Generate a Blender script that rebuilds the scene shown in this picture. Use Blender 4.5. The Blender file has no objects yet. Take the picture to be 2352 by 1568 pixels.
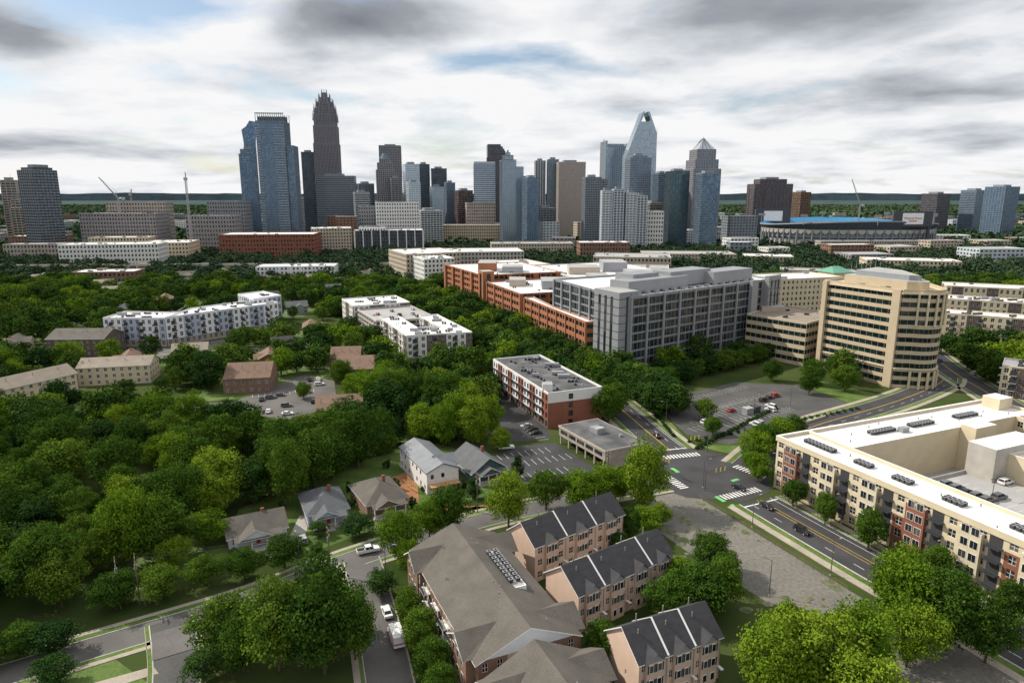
import bpy, math, random
import numpy as np
from mathutils import Vector
random.seed(7)
SC=bpy.context.scene; COL=SC.collection
R=random.random; U=random.uniform

# ------------------------------------------------------------------ materials
M={}
def nn(nt,t,**k):
    n=nt.nodes.new(t)
    for a,b in k.items(): setattr(n,a,b)
    return n
def mth(nt,op,a,b=None,c=None,clamp=False):
    n=nt.nodes.new('ShaderNodeMath'); n.operation=op; n.use_clamp=clamp
    for i,x in enumerate((a,b,c)):
        if x is None: continue
        if isinstance(x,(int,float)): n.inputs[i].default_value=x
        else: nt.links.new(x,n.inputs[i])
    return n.outputs[0]
def mat(name,c,rough=.85,amt=.16,scale=.25,amt2=.12,scale2=3.,metal=0.,spec=.3,st=(1,1,1),c2=None):
    m=bpy.data.materials.new(name); m.use_nodes=True; nt=m.node_tree; L=nt.links
    p=nt.nodes['Principled BSDF']; p.inputs['Roughness'].default_value=rough; p.inputs['Metallic'].default_value=metal
    p.inputs['Specular IOR Level'].default_value=spec
    tc=nn(nt,'ShaderNodeTexCoord'); mp=nn(nt,'ShaderNodeMapping'); mp.inputs['Scale'].default_value=st
    L.new(tc.outputs['Object'],mp.inputs[0])
    a=nn(nt,'ShaderNodeTexNoise'); a.inputs['Scale'].default_value=scale; a.inputs['Detail'].default_value=5
    b=nn(nt,'ShaderNodeTexNoise'); b.inputs['Scale'].default_value=scale2; b.inputs['Detail'].default_value=3
    L.new(mp.outputs[0],a.inputs[0]); L.new(mp.outputs[0],b.inputs[0])
    f1=mth(nt,'MULTIPLY_ADD',a.outputs[0],amt*4,1-amt*2); f2=mth(nt,'MULTIPLY_ADD',b.outputs[0],amt2*4,1-amt2*2)
    f=mth(nt,'MULTIPLY',f1,f2)
    v=nn(nt,'ShaderNodeVectorMath',operation='SCALE')
    if c2:
        mx=nn(nt,'ShaderNodeMix',data_type='RGBA'); mx.inputs[6].default_value=(*c,1); mx.inputs[7].default_value=(*c2,1)
        k=mth(nt,'MULTIPLY_ADD',a.outputs[0],4,-1.5,True); L.new(k,mx.inputs[0]); L.new(mx.outputs[2],v.inputs[0])
    else: v.inputs[0].default_value=c
    L.new(f,v.inputs['Scale']); L.new(v.outputs[0],p.inputs['Base Color'])
    M[name]=m; return m
def glass(name,c,c2,rough=.08,metal=0.,cell=(1.6,1.6,3.2),thr=.7,spec=.35):
    m=bpy.data.materials.new(name); m.use_nodes=True; nt=m.node_tree; L=nt.links
    p=nt.nodes['Principled BSDF']; p.inputs['Roughness'].default_value=rough; p.inputs['Metallic'].default_value=metal
    p.inputs['Specular IOR Level'].default_value=spec
    tc=nn(nt,'ShaderNodeTexCoord'); sn=nn(nt,'ShaderNodeVectorMath',operation='SNAP'); sn.inputs[1].default_value=cell
    w=nn(nt,'ShaderNodeTexWhiteNoise'); L.new(tc.outputs['Object'],sn.inputs[0]); L.new(sn.outputs[0],w.inputs[0])
    mx=nn(nt,'ShaderNodeMix',data_type='RGBA'); mx.inputs[6].default_value=(*c,1); mx.inputs[7].default_value=(*c2,1)
    k=mth(nt,'POWER',w.outputs[0],1/(1.001-thr)); L.new(k,mx.inputs[0]); L.new(mx.outputs[2],p.inputs['Base Color'])
    M[name]=m; return m
mat('concrete',(.38,.36,.33)); mat('sidewalk',(.34,.30,.25),amt=.2,amt2=.18); mat('asphalt',(.05,.05,.054),amt=.28,scale=.12,amt2=.14)
mat('asphalt_old',(.075,.074,.073),amt=.28,scale=.1,amt2=.15,scale2=1.5); mat('asphalt_street',(.115,.11,.105),amt=.25,scale=.1,amt2=.15)
mat('gravel',(.20,.185,.165),amt=.32,scale=.07,amt2=.28,scale2=1.2,c2=(.12,.115,.10)); mat('dirt',(.28,.13,.06),amt=.3)
mat('weeds',(.08,.11,.035),amt=.3,scale=.5,amt2=.4,scale2=3,c2=(.15,.14,.10))
mat('lawn',(.065,.125,.018),amt=.35,scale=.1,amt2=.3,scale2=1.5,c2=(.10,.14,.035))
mat('paint_white',(.7,.7,.68),amt=.2,amt2=.25,scale2=1.5); mat('paint_yellow',(.6,.38,.05),amt2=.2); mat('paint_green',(.14,.45,.15),amt2=.25,scale2=1)
mat('roof_white',(.70,.70,.70),amt=.09,scale=.08,amt2=.1,scale2=.8); mat('roof_grey',(.34,.34,.34),amt=.14,scale=.1); mat('roof_dark',(.075,.078,.085),amt=.22,scale=.15,c2=(.12,.12,.125))
mat('shingle_dark',(.042,.042,.047),amt=.2,scale=.5,amt2=.28,scale2=5,st=(1,1,3)); mat('shingle_grey',(.105,.095,.083),amt=.2,scale=.25,amt2=.28,scale2=5)
mat('shingle_blue',(.10,.105,.115),amt=.15,scale=.4,amt2=.2,scale2=5); mat('shingle_brown',(.17,.11,.08),amt=.15,scale=.4,amt2=.2); mat('metal_roof',(.22,.23,.25),rough=.4,metal=.3)
mat('shingle_tan',(.26,.22,.18),amt=.15,amt2=.15)
mat('brick_red',(.22,.085,.055),amt=.15,amt2=.25,scale2=6); mat('brick_orange',(.31,.125,.065),amt=.14,amt2=.18,scale2=5); mat('brick_pink',(.58,.43,.34),amt=.1,amt2=.2,scale2=6)
mat('brick_brown',(.20,.12,.085),amt=.15,amt2=.25,scale2=6); mat('brick_dark',(.12,.09,.075),amt=.15,amt2=.25,scale2=6)
mat('cream',(.57,.49,.35),amt=.08,amt2=.06); mat('beige',(.46,.38,.27),amt=.08,amt2=.08); mat('tan',(.42,.36,.29),amt=.08); mat('stone_tan',(.33,.29,.26))
mat('stucco_white',(.62,.62,.60),amt=.06,amt2=.05); mat('siding_white',(.64,.65,.68),amt=.05,amt2=.06); mat('siding_blue',(.35,.40,.50),amt=.06); mat('siding_grey',(.25,.26,.28),amt=.08)
mat('siding_green',(.06,.11,.10)); mat('housewrap',(.66,.64,.64),amt=.15,scale=1.2,amt2=.1); mat('wood_new',(.42,.24,.11))
mat('metal_grey',(.28,.29,.31),rough=.5,metal=.2,amt=.06); mat('metal_panel',(.24,.26,.29),rough=.45,metal=.2,amt=.06); mat('metal_dark',(.05,.05,.055),rough=.5)
mat('trim_white',(.72,.72,.71),amt=.04,amt2=.03); mat('trim_dark',(.04,.042,.05),amt=.05); mat('green_copper',(.12,.30,.22)); mat('blue_seat',(.05,.22,.42),amt=.1); mat('yellow_panel',(.6,.5,.05))
mat('tower_grey',(.19,.215,.25)); mat('tower_blue',(.11,.16,.22)); mat('tower_tan',(.25,.235,.245)); mat('tower_stone',(.38,.34,.32)); mat('tower_pink',(.19,.175,.195)); mat('tower_dark',(.065,.075,.09)); mat('tower_white',(.44,.48,.52)); mat('tower_brown',(.13,.095,.095))
mat('pole_wood',(.13,.10,.075)); mat('pole_metal',(.10,.10,.10),rough=.5); mat('bark',(.09,.07,.05)); mat('rubber',(.02,.02,.02)); mat('red_paint',(.5,.03,.03),rough=.4)
mat('hills',(.075,.115,.135),amt=.2,scale=.0012,amt2=.25,scale2=.008)  # bluish tone is aerial haze put into the hill colour
glass('glass',(.012,.016,.02),(.16,.15,.13)); glass('glass_office',(.012,.016,.02),(.07,.07,.07),cell=(3,3,4.5),thr=.4,spec=.5)
glass('glass_teal',(.006,.014,.014),(.015,.035,.035),cell=(3,3,4.3),thr=.2,rough=.05,spec=.3)
glass('tg_blue',(.07,.125,.20),(.16,.24,.34),rough=.18,metal=.5,cell=(3,3,4),thr=.4); glass('tg_dark',(.03,.045,.06),(.09,.12,.155),rough=.2,metal=.4,cell=(3,3,4),thr=.4)
glass('tg_light',(.24,.32,.40),(.36,.44,.52),rough=.15,metal=.6,cell=(3,3,4),thr=.4); glass('tg_green',(.05,.10,.13),(.12,.18,.21),rough=.15,metal=.5,cell=(3,3,4),thr=.4)
glass('screen',(.8,.8,.82),(.75,.75,.8),cell=(5,5,5))
for n,c in {'car_white':(.75,.75,.75),'car_black':(.02,.02,.022),'car_silver':(.38,.39,.41),'car_grey':(.11,.115,.12),'car_red':(.35,.03,.025),'car_blue':(.03,.12,.35)}.items(): mat(n,c,rough=.25,amt=.02,amt2=.02,spec=.6)

def leafmat(name,cols,tr=.18):
    m=bpy.data.materials.new(name); m.use_nodes=True; nt=m.node_tree; L=nt.links; nt.nodes.clear()
    at=nn(nt,'ShaderNodeAttribute',attribute_name='tint'); oi=nn(nt,'ShaderNodeObjectInfo')
    k=mth(nt,'ADD',mth(nt,'MULTIPLY',at.outputs['Fac'],.45),mth(nt,'MULTIPLY',oi.outputs['Random'],.55))
    cr=nn(nt,'ShaderNodeValToRGB'); e=cr.color_ramp.elements
    e[0].position=.05; e[0].color=(*cols[0],1); e[1].position=.95; e[1].color=(*cols[2],1); q=e.new(.5); q.color=(*cols[1],1)
    L.new(k,cr.inputs[0]); o=nn(nt,'ShaderNodeOutputMaterial')
    d=nn(nt,'ShaderNodeBsdfDiffuse'); L.new(cr.outputs[0],d.inputs[0])
    if tr:
        t=nn(nt,'ShaderNodeBsdfTranslucent'); mx=nn(nt,'ShaderNodeMixShader'); mx.inputs[0].default_value=tr
        L.new(cr.outputs[0],t.inputs[0]); L.new(d.outputs[0],mx.inputs[1]); L.new(t.outputs[0],mx.inputs[2]); L.new(mx.outputs[0],o.inputs[0])
    else: L.new(d.outputs[0],o.inputs[0])
    M[name]=m
leafmat('leaf',[(.022,.052,.011),(.055,.112,.015),(.12,.185,.022)])
leafmat('leaf_bright',[(.065,.135,.012),(.115,.195,.015),(.18,.25,.024)])
leafmat('leaf_dark',[(.014,.036,.011),(.028,.064,.015),(.052,.095,.02)],0)
leafmat('leaf_mid',[(.020,.046,.011),(.050,.098,.016),(.11,.165,.024)],0)
leafmat('leaf_far_hazed',[(.026,.052,.030),(.044,.075,.040),(.068,.10,.05)],0)  # distant leaves: bluish haze mixed into the leaf colour

# ------------------------------------------------------------------ mesh builder
class MB:
    def __init__(s): s.v=[];s.f=[];s.m=[];s.mats=[]
    def mi(s,n):
        if n not in s.mats: s.mats.append(n)
        return s.mats.index(n)
    def poly(s,pts,m):
        i=len(s.v); s.v+=[tuple(p) for p in pts]; s.f.append(tuple(range(i,i+len(pts)))); s.m.append(s.mi(m))
    def box(s,x0,x1,y0,y1,z0,z1,m,top=None,bottom=False):
        a=[(x0,y0),(x1,y0),(x1,y1),(x0,y1)]; s.prism(a,z0,z1,m,top or m,bottom)
    def prism(s,a,z0,z1,m,top=None,bottom=False):
        n=len(a)
        for i in range(n):
            p,q=a[i],a[(i+1)%n]; s.poly([(p[0],p[1],z0),(q[0],q[1],z0),(q[0],q[1],z1),(p[0],p[1],z1)],m)
        s.poly([(p[0],p[1],z1) for p in a],top or m)
        if bottom: s.poly([(p[0],p[1],z0) for p in a[::-1]],m)
    def wbox(s,p0,p1,t0,t1,o0,o1,z0,z1,m):
        L=math.hypot(p1[0]-p0[0],p1[1]-p0[1]); dx,dy=(p1[0]-p0[0])/L,(p1[1]-p0[1])/L; nx,ny=dy,-dx
        P=lambda t,o:(p0[0]+dx*t+nx*o,p0[1]+dy*t+ny*o)
        s.prism([P(t0,o1),P(t1,o1),P(t1,o0),P(t0,o0)],z0,z1,m,m,True)
    def wall(s,p0,p1,z0,z1,nb,nf,ww=.5,sl=.3,hd=.85,dep=.25,W='cream',G='glass',F=None,pat=None,mull=0):
        L=math.hypot(p1[0]-p0[0],p1[1]-p0[1]); dx,dy=(p1[0]-p0[0])/L,(p1[1]-p0[1])/L; nx,ny=dy,-dx
        P=lambda t,z,o=0:(p0[0]+dx*t-nx*o,p0[1]+dy*t-ny*o,z)
        Q=lambda a,b,c,d,m,o=0: s.poly([P(a,c,o),P(b,c,o),P(b,d,o),P(a,d,o)],m)
        bw=L/nb; fh=(z1-z0)/nf
        for j in range(nf):
            za=z0+j*fh; zb=za+fh
            for i in range(nb):
                t0=i*bw;t1=t0+bw; wm=W(i,j) if callable(W) else W
                w=pat(i,j) if pat else 1
                if not w: Q(t0,t1,za,zb,wm); continue
                zs=za+sl*fh; zh=za+hd*fh; a=t0+(1-ww)/2*bw; b=t1-(1-ww)/2*bw
                Q(t0,t1,za,zs,wm);Q(t0,t1,zh,zb,wm);Q(t0,a,zs,zh,wm);Q(b,t1,zs,zh,wm)
                Q(a,b,zs,zh,G,dep)
                s.poly([P(a,zs,0),P(b,zs,0),P(b,zs,dep),P(a,zs,dep)],wm); s.poly([P(a,zh,dep),P(b,zh,dep),P(b,zh,0),P(a,zh,0)],wm)
                s.poly([P(a,zs,0),P(a,zs,dep),P(a,zh,dep),P(a,zh,0)],wm); s.poly([P(b,zs,dep),P(b,zs,0),P(b,zh,0),P(b,zh,dep)],wm)
                if F:
                    o=dep-.05;e=.09
                    Q(a,b,zs,zs+e,F,o);Q(a,b,zh-e,zh,F,o);Q(a,a+e,zs+e,zh-e,F,o);Q(b-e,b,zs+e,zh-e,F,o)
                    for k in range(mull):
                        c=a+(b-a)*(k+1)/(mull+1); Q(c-e/2,c+e/2,zs+e,zh-e,F,o)
                    if mull==1: 
                        zm=(zs+zh)/2; Q(a+e,b-e,zm-e/2,zm+e/2,F,o-.004)
    def gable(s,x0,x1,y0,y1,ze,zr,mr,mw,ov=.5,axis='x',th=.25,fascia='trim_white'):
        T=(lambda a,b,c:(a,b,c)) if axis=='x' else (lambda a,b,c:(b,a,c))
        if axis=='y': x0,x1,y0,y1=y0,y1,x0,x1
        fl=axis=='y'
        def pl(pts,m): s.poly(pts[::-1] if fl else pts,m)
        ym=(y0+y1)/2; sl=(zr-ze)/(ym-y0); zo=ze-sl*ov; X0,X1=x0-ov,x1+ov; Y0,Y1=y0-ov,y1+ov
        pl([T(X0,Y0,zo+th),T(X1,Y0,zo+th),T(X1,ym,zr+th),T(X0,ym,zr+th)],mr)
        pl([T(X1,Y1,zo+th),T(X0,Y1,zo+th),T(X0,ym,zr+th),T(X1,ym,zr+th)],mr)
        pl([T(X1,Y0,zo),T(X0,Y0,zo),T(X0,ym,zr),T(X1,ym,zr)],fascia); pl([T(X0,Y1,zo),T(X1,Y1,zo),T(X1,ym,zr),T(X0,ym,zr)],fascia)
        pl([T(X0,Y0,zo),T(X1,Y0,zo),T(X1,Y0,zo+th),T(X0,Y0,zo+th)],fascia); pl([T(X1,Y1,zo),T(X0,Y1,zo),T(X0,Y1,zo+th),T(X1,Y1,zo+th)],fascia)
        for X in (X0,X1):
            for Ya,zaa in ((Y0,zo),(Y1,zo)):
                pl([T(X,Ya,zaa),T(X,ym,zr),T(X,ym,zr+th),T(X,Ya,zaa+th)],fascia)
        for X in (x0,x1): pl([T(X,y0,ze),T(X,y1,ze),T(X,ym,zr)],mw)
    def hip(s,x0,x1,y0,y1,ze,zr,mr,ov=.6,fascia='trim_white'):
        X0,X1,Y0,Y1=x0-ov,x1+ov,y0-ov,y1+ov; ze2=ze+.2
        if X1-X0>=Y1-Y0: h=(Y1-Y0)/2; a=(X0+h,(Y0+Y1)/2,zr); b=(X1-h,(Y0+Y1)/2,zr)
        else: h=(X1-X0)/2; a=((X0+X1)/2,Y0+h,zr); b=((X0+X1)/2,Y1-h,zr)
        c=[(X0,Y0,ze2),(X1,Y0,ze2),(X1,Y1,ze2),(X0,Y1,ze2)]
        if X1-X0>=Y1-Y0:
            s.poly([c[0],c[1],b,a],mr);s.poly([c[1],c[2],b],mr);s.poly([c[2],c[3],a,b],mr);s.poly([c[3],c[0],a],mr)
        else:
            s.poly([c[0],c[1],a],mr);s.poly([c[1],c[2],b,a],mr);s.poly([c[2],c[3],b],mr);s.poly([c[3],c[0],a,b],mr)
        s.prism([(X0,Y0),(X1,Y0),(X1,Y1),(X0,Y1)],ze,ze2-.01,fascia,fascia,True)
    def cyl(s,x,y,z0,z1,r0,r1,m,n=8):
        a=[(x+r0*math.cos(2*math.pi*k/n),y+r0*math.sin(2*math.pi*k/n),z0) for k in range(n)]
        b=[(x+r1*math.cos(2*math.pi*k/n),y+r1*math.sin(2*math.pi*k/n),z1) for k in range(n)]
        for k in range(n): s.poly([a[k],a[(k+1)%n],b[(k+1)%n],b[k]],m)
        s.poly(b,m)
    def beam(s,a,b,r,m):
        a=Vector(a);b=Vector(b);d=(b-a).normalized(); u=d.orthogonal().normalized(); w=d.cross(u)
        o=[u*r+w*r,-u*r+w*r,-u*r-w*r,u*r-w*r]
        for k in range(4): s.poly([a+o[k],a+o[(k+1)%4],b+o[(k+1)%4],b+o[k]],m)
        s.poly([b+q for q in o],m); s.poly([a+q for q in o[::-1]],m)
    def ac(s,x,y,z,r=.5,h=1.0):
        s.box(x-r,x+r,y-r,y+r,z+.15,z+h,'metal_dark','metal_dark'); s.box(x-r-.04,x+r+.04,y-r-.04,y+r+.04,z+h,z+h+.07,'metal_grey'); s.cyl(x,y,z+h+.07,z+h+.12,r*.7,r*.7,'rubber',8)
    def build(s,name,loc=(0,0,0),ang=0,parent=None,mesh=False):
        me=bpy.data.meshes.new(name); me.from_pydata(s.v,[],s.f)
        for n in s.mats: me.materials.append(M[n])
        me.polygons.foreach_set('material_index',s.m); me.update()
        if mesh: return me
        return obj(name,me,loc,ang,parent)
def obj(name,me,loc=(0,0,0),ang=0,parent=None,scale=None):
    o=bpy.data.objects.new(name,me); COL.objects.link(o); o.location=loc; o.rotation_euler=(0,0,ang)
    if scale: o.scale=scale
    if parent: o.parent=parent
    return o
def inset(a,d):
    n=len(a); out=[]
    for i in range(n):
        p,q,r=a[i-1],a[i],a[(i+1)%n]
        d1=Vector((q[0]-p[0],q[1]-p[1])).normalized(); d2=Vector((r[0]-q[0],r[1]-q[1])).normalized()
        n1=Vector((-d1.y,d1.x)); n2=Vector((-d2.y,d2.x)); b=(n1+n2); b=b/max(.2,b.dot(n1)) if b.length>.01 else n1
        out.append((q[0]+b.x*d,q[1]+b.y*d))
    return out
FOOT=[]
def parapet(b,poly,z,h,m,roof,cap='trim_white',t=.35):
    inn=inset(poly,t); n=len(poly)
    for i in range(n):
        p,q=poly[i],poly[(i+1)%n]; a,c=inn[i],inn[(i+1)%n]
        b.poly([(p[0],p[1],z),(q[0],q[1],z),(q[0],q[1],z+h),(p[0],p[1],z+h)],m)
        b.poly([(c[0],c[1],z),(a[0],a[1],z),(a[0],a[1],z+h),(c[0],c[1],z+h)],m)
        b.poly([(p[0],p[1],z+h),(q[0],q[1],z+h),(c[0],c[1],z+h),(a[0],a[1],z+h)],cap)
    b.poly([(p[0],p[1],z) for p in inn],roof)
def rect(o,ang,L,W):
    c,s=math.cos(math.radians(ang)),math.sin(math.radians(ang))
    return [(o[0],o[1]),(o[0]+c*L,o[1]+s*L),(o[0]+c*L-s*W,o[1]+s*L+c*W),(o[0]-s*W,o[1]+c*W)]
def inpoly(x,y,poly):
    ins=False;n=len(poly)
    for i in range(n):
        x1,y1=poly[i];x2,y2=poly[(i+1)%n]
        if (y1>y)!=(y2>y) and x<(x2-x1)*(y-y1)/(y2-y1)+x1: ins=not ins
    return ins
def bldg(name,poly,h,nf,bay=4.,style={},roof='roof_white',par=.8,units=0,edges=None,parm=None,pent=(),z0=0,fin=None,cap='trim_white',ret=False,bal=None):
    FOOT.append(poly); o=poly[0]; lp=[(p[0]-o[0],p[1]-o[1]) for p in poly]; b=MB(); n=len(lp)
    for i in range(n):
        p,q=lp[i],lp[(i+1)%n]; L=math.dist(p,q); st=dict(style)
        if edges and edges.get(i): st.update(edges[i])
        bb=st.pop('bay',bay); b.wall(p,q,z0,h,max(1,round(L/bb)),st.pop('nf',nf),**st)
        if fin and L>fin[0]*1.5:
            k=round(L/fin[0])
            for j in range(k+1): t=min(L-fin[1],max(0,j*L/k-fin[1]/2)); b.wbox(p,q,t,t+fin[1],0.004,fin[2],0,h+par*.6,fin[3])
        if bal and L>12:
            t=3
            while t<L-5:
                for j in range(1,nf):
                    z=h/nf*j; b.wbox(p,q,t,t+3,.01,1.4,z-.05,z+.12,'trim_white'); b.wbox(p,q,t,t+3,1.34,1.4,z+.12,z+1.1,'metal_dark'); b.wbox(p,q,t+.3,t+2.7,.004,.02,z+.13,z+2.3,'trim_dark')
                t+=bal
    W=style.get('W','cream'); W=parm or (W if not callable(W) else 'cream')
    parapet(b,lp,h,par,W,roof,cap)
    xs=[p[0] for p in lp]; ys=[p[1] for p in lp]; ip=inset(lp,2.5)
    k=0;t=0
    while k<units and t<units*20:
        t+=1; x,y=U(min(xs),max(xs)),U(min(ys),max(ys))
        if inpoly(x,y,ip): 
            k+=1
            if R()<.5: 
                for q in range(random.randint(1,4)): b.ac(x+q*1.5,y,h,.55,U(.9,1.3)) if inpoly(x+q*1.5,y,ip) else None
            elif R()<.5:
                w=U(1.2,2.6); b.box(x-w,x+w,y-w*.5,y+w*.5,h+.2,h+U(1.2,2),'metal_grey')
            else: b.cyl(x,y,h,h+U(.6,1.2),.25,.25,'metal_grey',6)
    for (x0,x1,y0,y1,hh,m) in pent: b.box(x0,x1,y0,y1,h,h+hh,m,'roof_grey')
    if ret: return b,o
    return b.build(name,(o[0],o[1],0))

# ------------------------------------------------------------------ ground
def ground():
    m=bpy.data.materials.new('ground'); m.use_nodes=True; nt=m.node_tree; L=nt.links; p=nt.nodes['Principled BSDF']; p.inputs['Roughness'].default_value=1; p.inputs['Specular IOR Level'].default_value=.05
    g=nn(nt,'ShaderNodeNewGeometry'); a=nn(nt,'ShaderNodeTexNoise'); a.inputs['Scale'].default_value=.03; a.inputs['Detail'].default_value=8
    c=nn(nt,'ShaderNodeTexNoise'); c.inputs['Scale'].default_value=.003; c.inputs['Detail'].default_value=12; c.inputs['Roughness'].default_value=.75
    for x in (a,c): L.new(g.outputs['Position'],x.inputs[0])
    r1=nn(nt,'ShaderNodeValToRGB'); e=r1.color_ramp.elements; e[0].position=.35;e[0].color=(.03,.052,.012,1);e[1].position=.65;e[1].color=(.07,.088,.03,1)
    L.new(a.outputs[0],r1.inputs[0])
    r2=nn(nt,'ShaderNodeValToRGB'); e=r2.color_ramp.elements; e[0].position=.48;e[0].color=(.026,.05,.034,1);e[1].position=.76;e[1].color=(.12,.13,.12,1); L.new(c.outputs[0],r2.inputs[0])  # far ground ramp, greyed by distance haze painted into the colour
    r_haze=nn(nt,'ShaderNodeValToRGB'); e=r_haze.color_ramp.elements; e[0].position=.45;e[0].color=(.034,.062,.062,1);e[1].position=.8;e[1].color=(.10,.125,.13,1); L.new(c.outputs[0],r_haze.inputs[0])  # farthest ground, bluer along Y: aerial haze baked into base colour
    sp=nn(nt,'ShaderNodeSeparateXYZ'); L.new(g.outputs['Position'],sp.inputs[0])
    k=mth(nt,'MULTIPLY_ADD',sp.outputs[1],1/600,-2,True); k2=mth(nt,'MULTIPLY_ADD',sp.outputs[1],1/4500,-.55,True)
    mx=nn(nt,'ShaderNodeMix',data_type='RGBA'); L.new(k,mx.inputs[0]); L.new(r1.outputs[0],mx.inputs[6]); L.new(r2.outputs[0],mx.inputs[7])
    m2=nn(nt,'ShaderNodeMix',data_type='RGBA'); L.new(k2,m2.inputs[0]); L.new(mx.outputs[2],m2.inputs[6]); L.new(r_haze.outputs[0],m2.inputs[7])
    L.new(m2.outputs[2],p.inputs['Base Color']); M['ground']=m
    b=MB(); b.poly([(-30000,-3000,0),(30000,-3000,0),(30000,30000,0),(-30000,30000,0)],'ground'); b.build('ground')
    b=MB(); n=220
    for (Y,H0) in ((14000,112),(11000,74)):
        pr=None
        for i in range(n+1):
            x=-Y*1.2+2.4*Y*i/n; z=H0+(6*math.sin(i*.21+Y)+5*math.sin(i*.53+1)+3*math.sin(i*1.7)+U(-2,2))*Y/12000; c=(x,Y+Y/20*math.sin(i*.1))
            if pr: b.poly([(pr[0],pr[1],0),(c[0],c[1],0),(c[0],c[1],z),(pr[0],pr[1],pz)],'hills'); b.poly([(pr[0],pr[1],pz),(c[0],c[1],z),(c[0],c[1]+2000,0),(pr[0],pr[1]+2000,0)],'hills')
            pr=c;pz=z
    b.build('hills')
ground()
def patch(name,pts,m,z): 
    b=MB(); b.poly([(x,y,z) for x,y in pts],m); b.build(name)
def smooth(pts,k=6):
    out=[];n=len(pts)
    for i in range(n-1):
        p0=pts[max(0,i-1)];p1=pts[i];p2=pts[i+1];p3=pts[min(n-1,i+2)]
        for j in range(k):
            t=j/k
            out.append(tuple(.5*((2*p1[d])+(-p0[d]+p2[d])*t+(2*p0[d]-5*p1[d]+4*p2[d]-p3[d])*t*t+(-p0[d]+3*p1[d]-3*p2[d]+p3[d])*t**3) for d in (0,1)))
    out.append(pts[-1]); return out
def offs(pts,o):
    out=[]
    for i in range(len(pts)):
        a=pts[max(0,i-1)];c=pts[min(len(pts)-1,i+1)];l=math.dist(a,c);out.append((pts[i][0]+(c[1]-a[1])/l*o,pts[i][1]-(c[0]-a[0])/l*o))
    return out
ROADS=[]
def strip(b,pts,o0,o1,z,m,kerb=False):
    A=offs(pts,o0);B=offs(pts,o1)
    for i in range(len(pts)-1):
        b.poly([(*A[i],z),(*B[i],z),(*B[i+1],z),(*A[i+1],z)],m)
        if kerb:
            b.poly([(*A[i],0),(*A[i],z),(*A[i+1],z),(*A[i+1],0)],m); b.poly([(*B[i],0),(*B[i+1],0),(*B[i+1],z),(*B[i],z)],m)
def dash(b,pts,o,w,z,m,on=3,off=6):
    A=offs(pts,o); acc=0
    for i in range(len(A)-1):
        p,q=A[i],A[i+1];L=math.dist(p,q); t=0
        d=((q[0]-p[0])/L,(q[1]-p[1])/L); nx,ny=d[1]*w/2,-d[0]*w/2
        while t<L:
            ph=acc%(on+off)
            if ph<on: e=min(L,t+on-ph); b.poly([(p[0]+d[0]*t-nx,p[1]+d[1]*t-ny,z),(p[0]+d[0]*t+nx,p[1]+d[1]*t+ny,z),(p[0]+d[0]*e+nx,p[1]+d[1]*e+ny,z),(p[0]+d[0]*e-nx,p[1]+d[1]*e-ny,z)],m)
            else: e=min(L,t+on+off-ph)
            acc+=e-t+1e-6; t=e+1e-6
def road(name,pts,w,m='asphalt',walk=None,z=.03,cent=None,clear=None):
    sm=smooth(pts); ROADS.append((sm,(clear or w/2+3))); b=MB(); strip(b,sm,-w/2,w/2,z,m)
    if cent=='y': strip(b,sm,-.28,-.12,z+.012,'paint_yellow'); strip(b,sm,.12,.28,z+.012,'paint_yellow')
    b.build(name)
    if walk:
        for sgn,(g,ww) in ((-1,walk[0]),(1,walk[1])):
            if ww<=0: continue
            k=MB(); strip(k,sm,sgn*(w/2),sgn*(w/2+.25),.13,'concrete',True); k.build('kerb')
            k=MB(); 
            if g: strip(k,sm,sgn*(w/2+.25),sgn*(w/2+g),.11,'lawn',False)
            strip(k,sm,sgn*(w/2+max(g,.25)),sgn*(w/2+g+ww),.14,'sidewalk',True); k.build('sidewalk')
    return sm
MS=[(140,38),(118,89),(102,127),(89.4,154.7),(74,191)]
MN=[(57,232),(52,255),(46,285),(38,315),(24,355),(2,402),(-36,495),(-100,600),(-170,710),(-250,860),(-330,1010)]
sS=road('main_road_surface',MS,14,'asphalt',((2.2,2.2),(1.5,2.2)),z=.03)
sN=road('boulevard_road',MN,13,'asphalt',((2.5,2.),(2.5,2.)),z=.034)
SS1=[(-150,85),(-110,107),(-86,122),(-60,139),(-40,157),(-12,176),(16,190),(48,203)]
s1=road('side_street',SS1,7.5,'asphalt_street',((1.8,1.2),(1.5,1.2)),z=.038)
SE=[(80,216),(96,236),(118,257),(170,291),(207,320),(219,335)]
sE=road('cross_street',SE,12,'asphalt',((2,2),(2,2)),z=.042)
patch('intersection',[(48,198),(53,193),(70,190),(80,197),(86,215),(81,224),(66,234),(54,234),(50,228),(46,207)],'asphalt',.048)
road('lane_street',[(-38,157),(-32,140),(-25,119),(-19,98),(-15,80)],8.5,'asphalt_street',((.3,.1),(1,1.3)),z=.05)
road('lane_street',[(-74,132),(-64,114),(-56,92)],8,'asphalt_old',((1,.1),(1,.1)),z=.052)
patch('street_junction',[(-75.5,127),(-71,118.5),(-64,122.5),(-68.5,131)],'asphalt_street',.15)
patch('street_junction',[(-40.8,152.8),(-37.8,145.3),(-30.2,148.7),(-33.2,156.2)],'asphalt_street',.15)
road('avenue',[(300,520),(268,455),(247,399),(230,346),(222,310),(216,270),(220,200)],13,'asphalt',((2,2),(2,2)),z=.046,cent='y')
road('neighborhood_street',[(-330,300),(-260,345),(-215,372),(-150,395),(-95,425)],8,'asphalt_street',((1,1.2),(1,1.2)),z=.05)
road('neighborhood_street',[(-262,350),(-285,420),(-330,560),(-400,760)],8,'asphalt_street',((1,1.2),(1,1.2)),z=.054)
b=MB()
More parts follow.
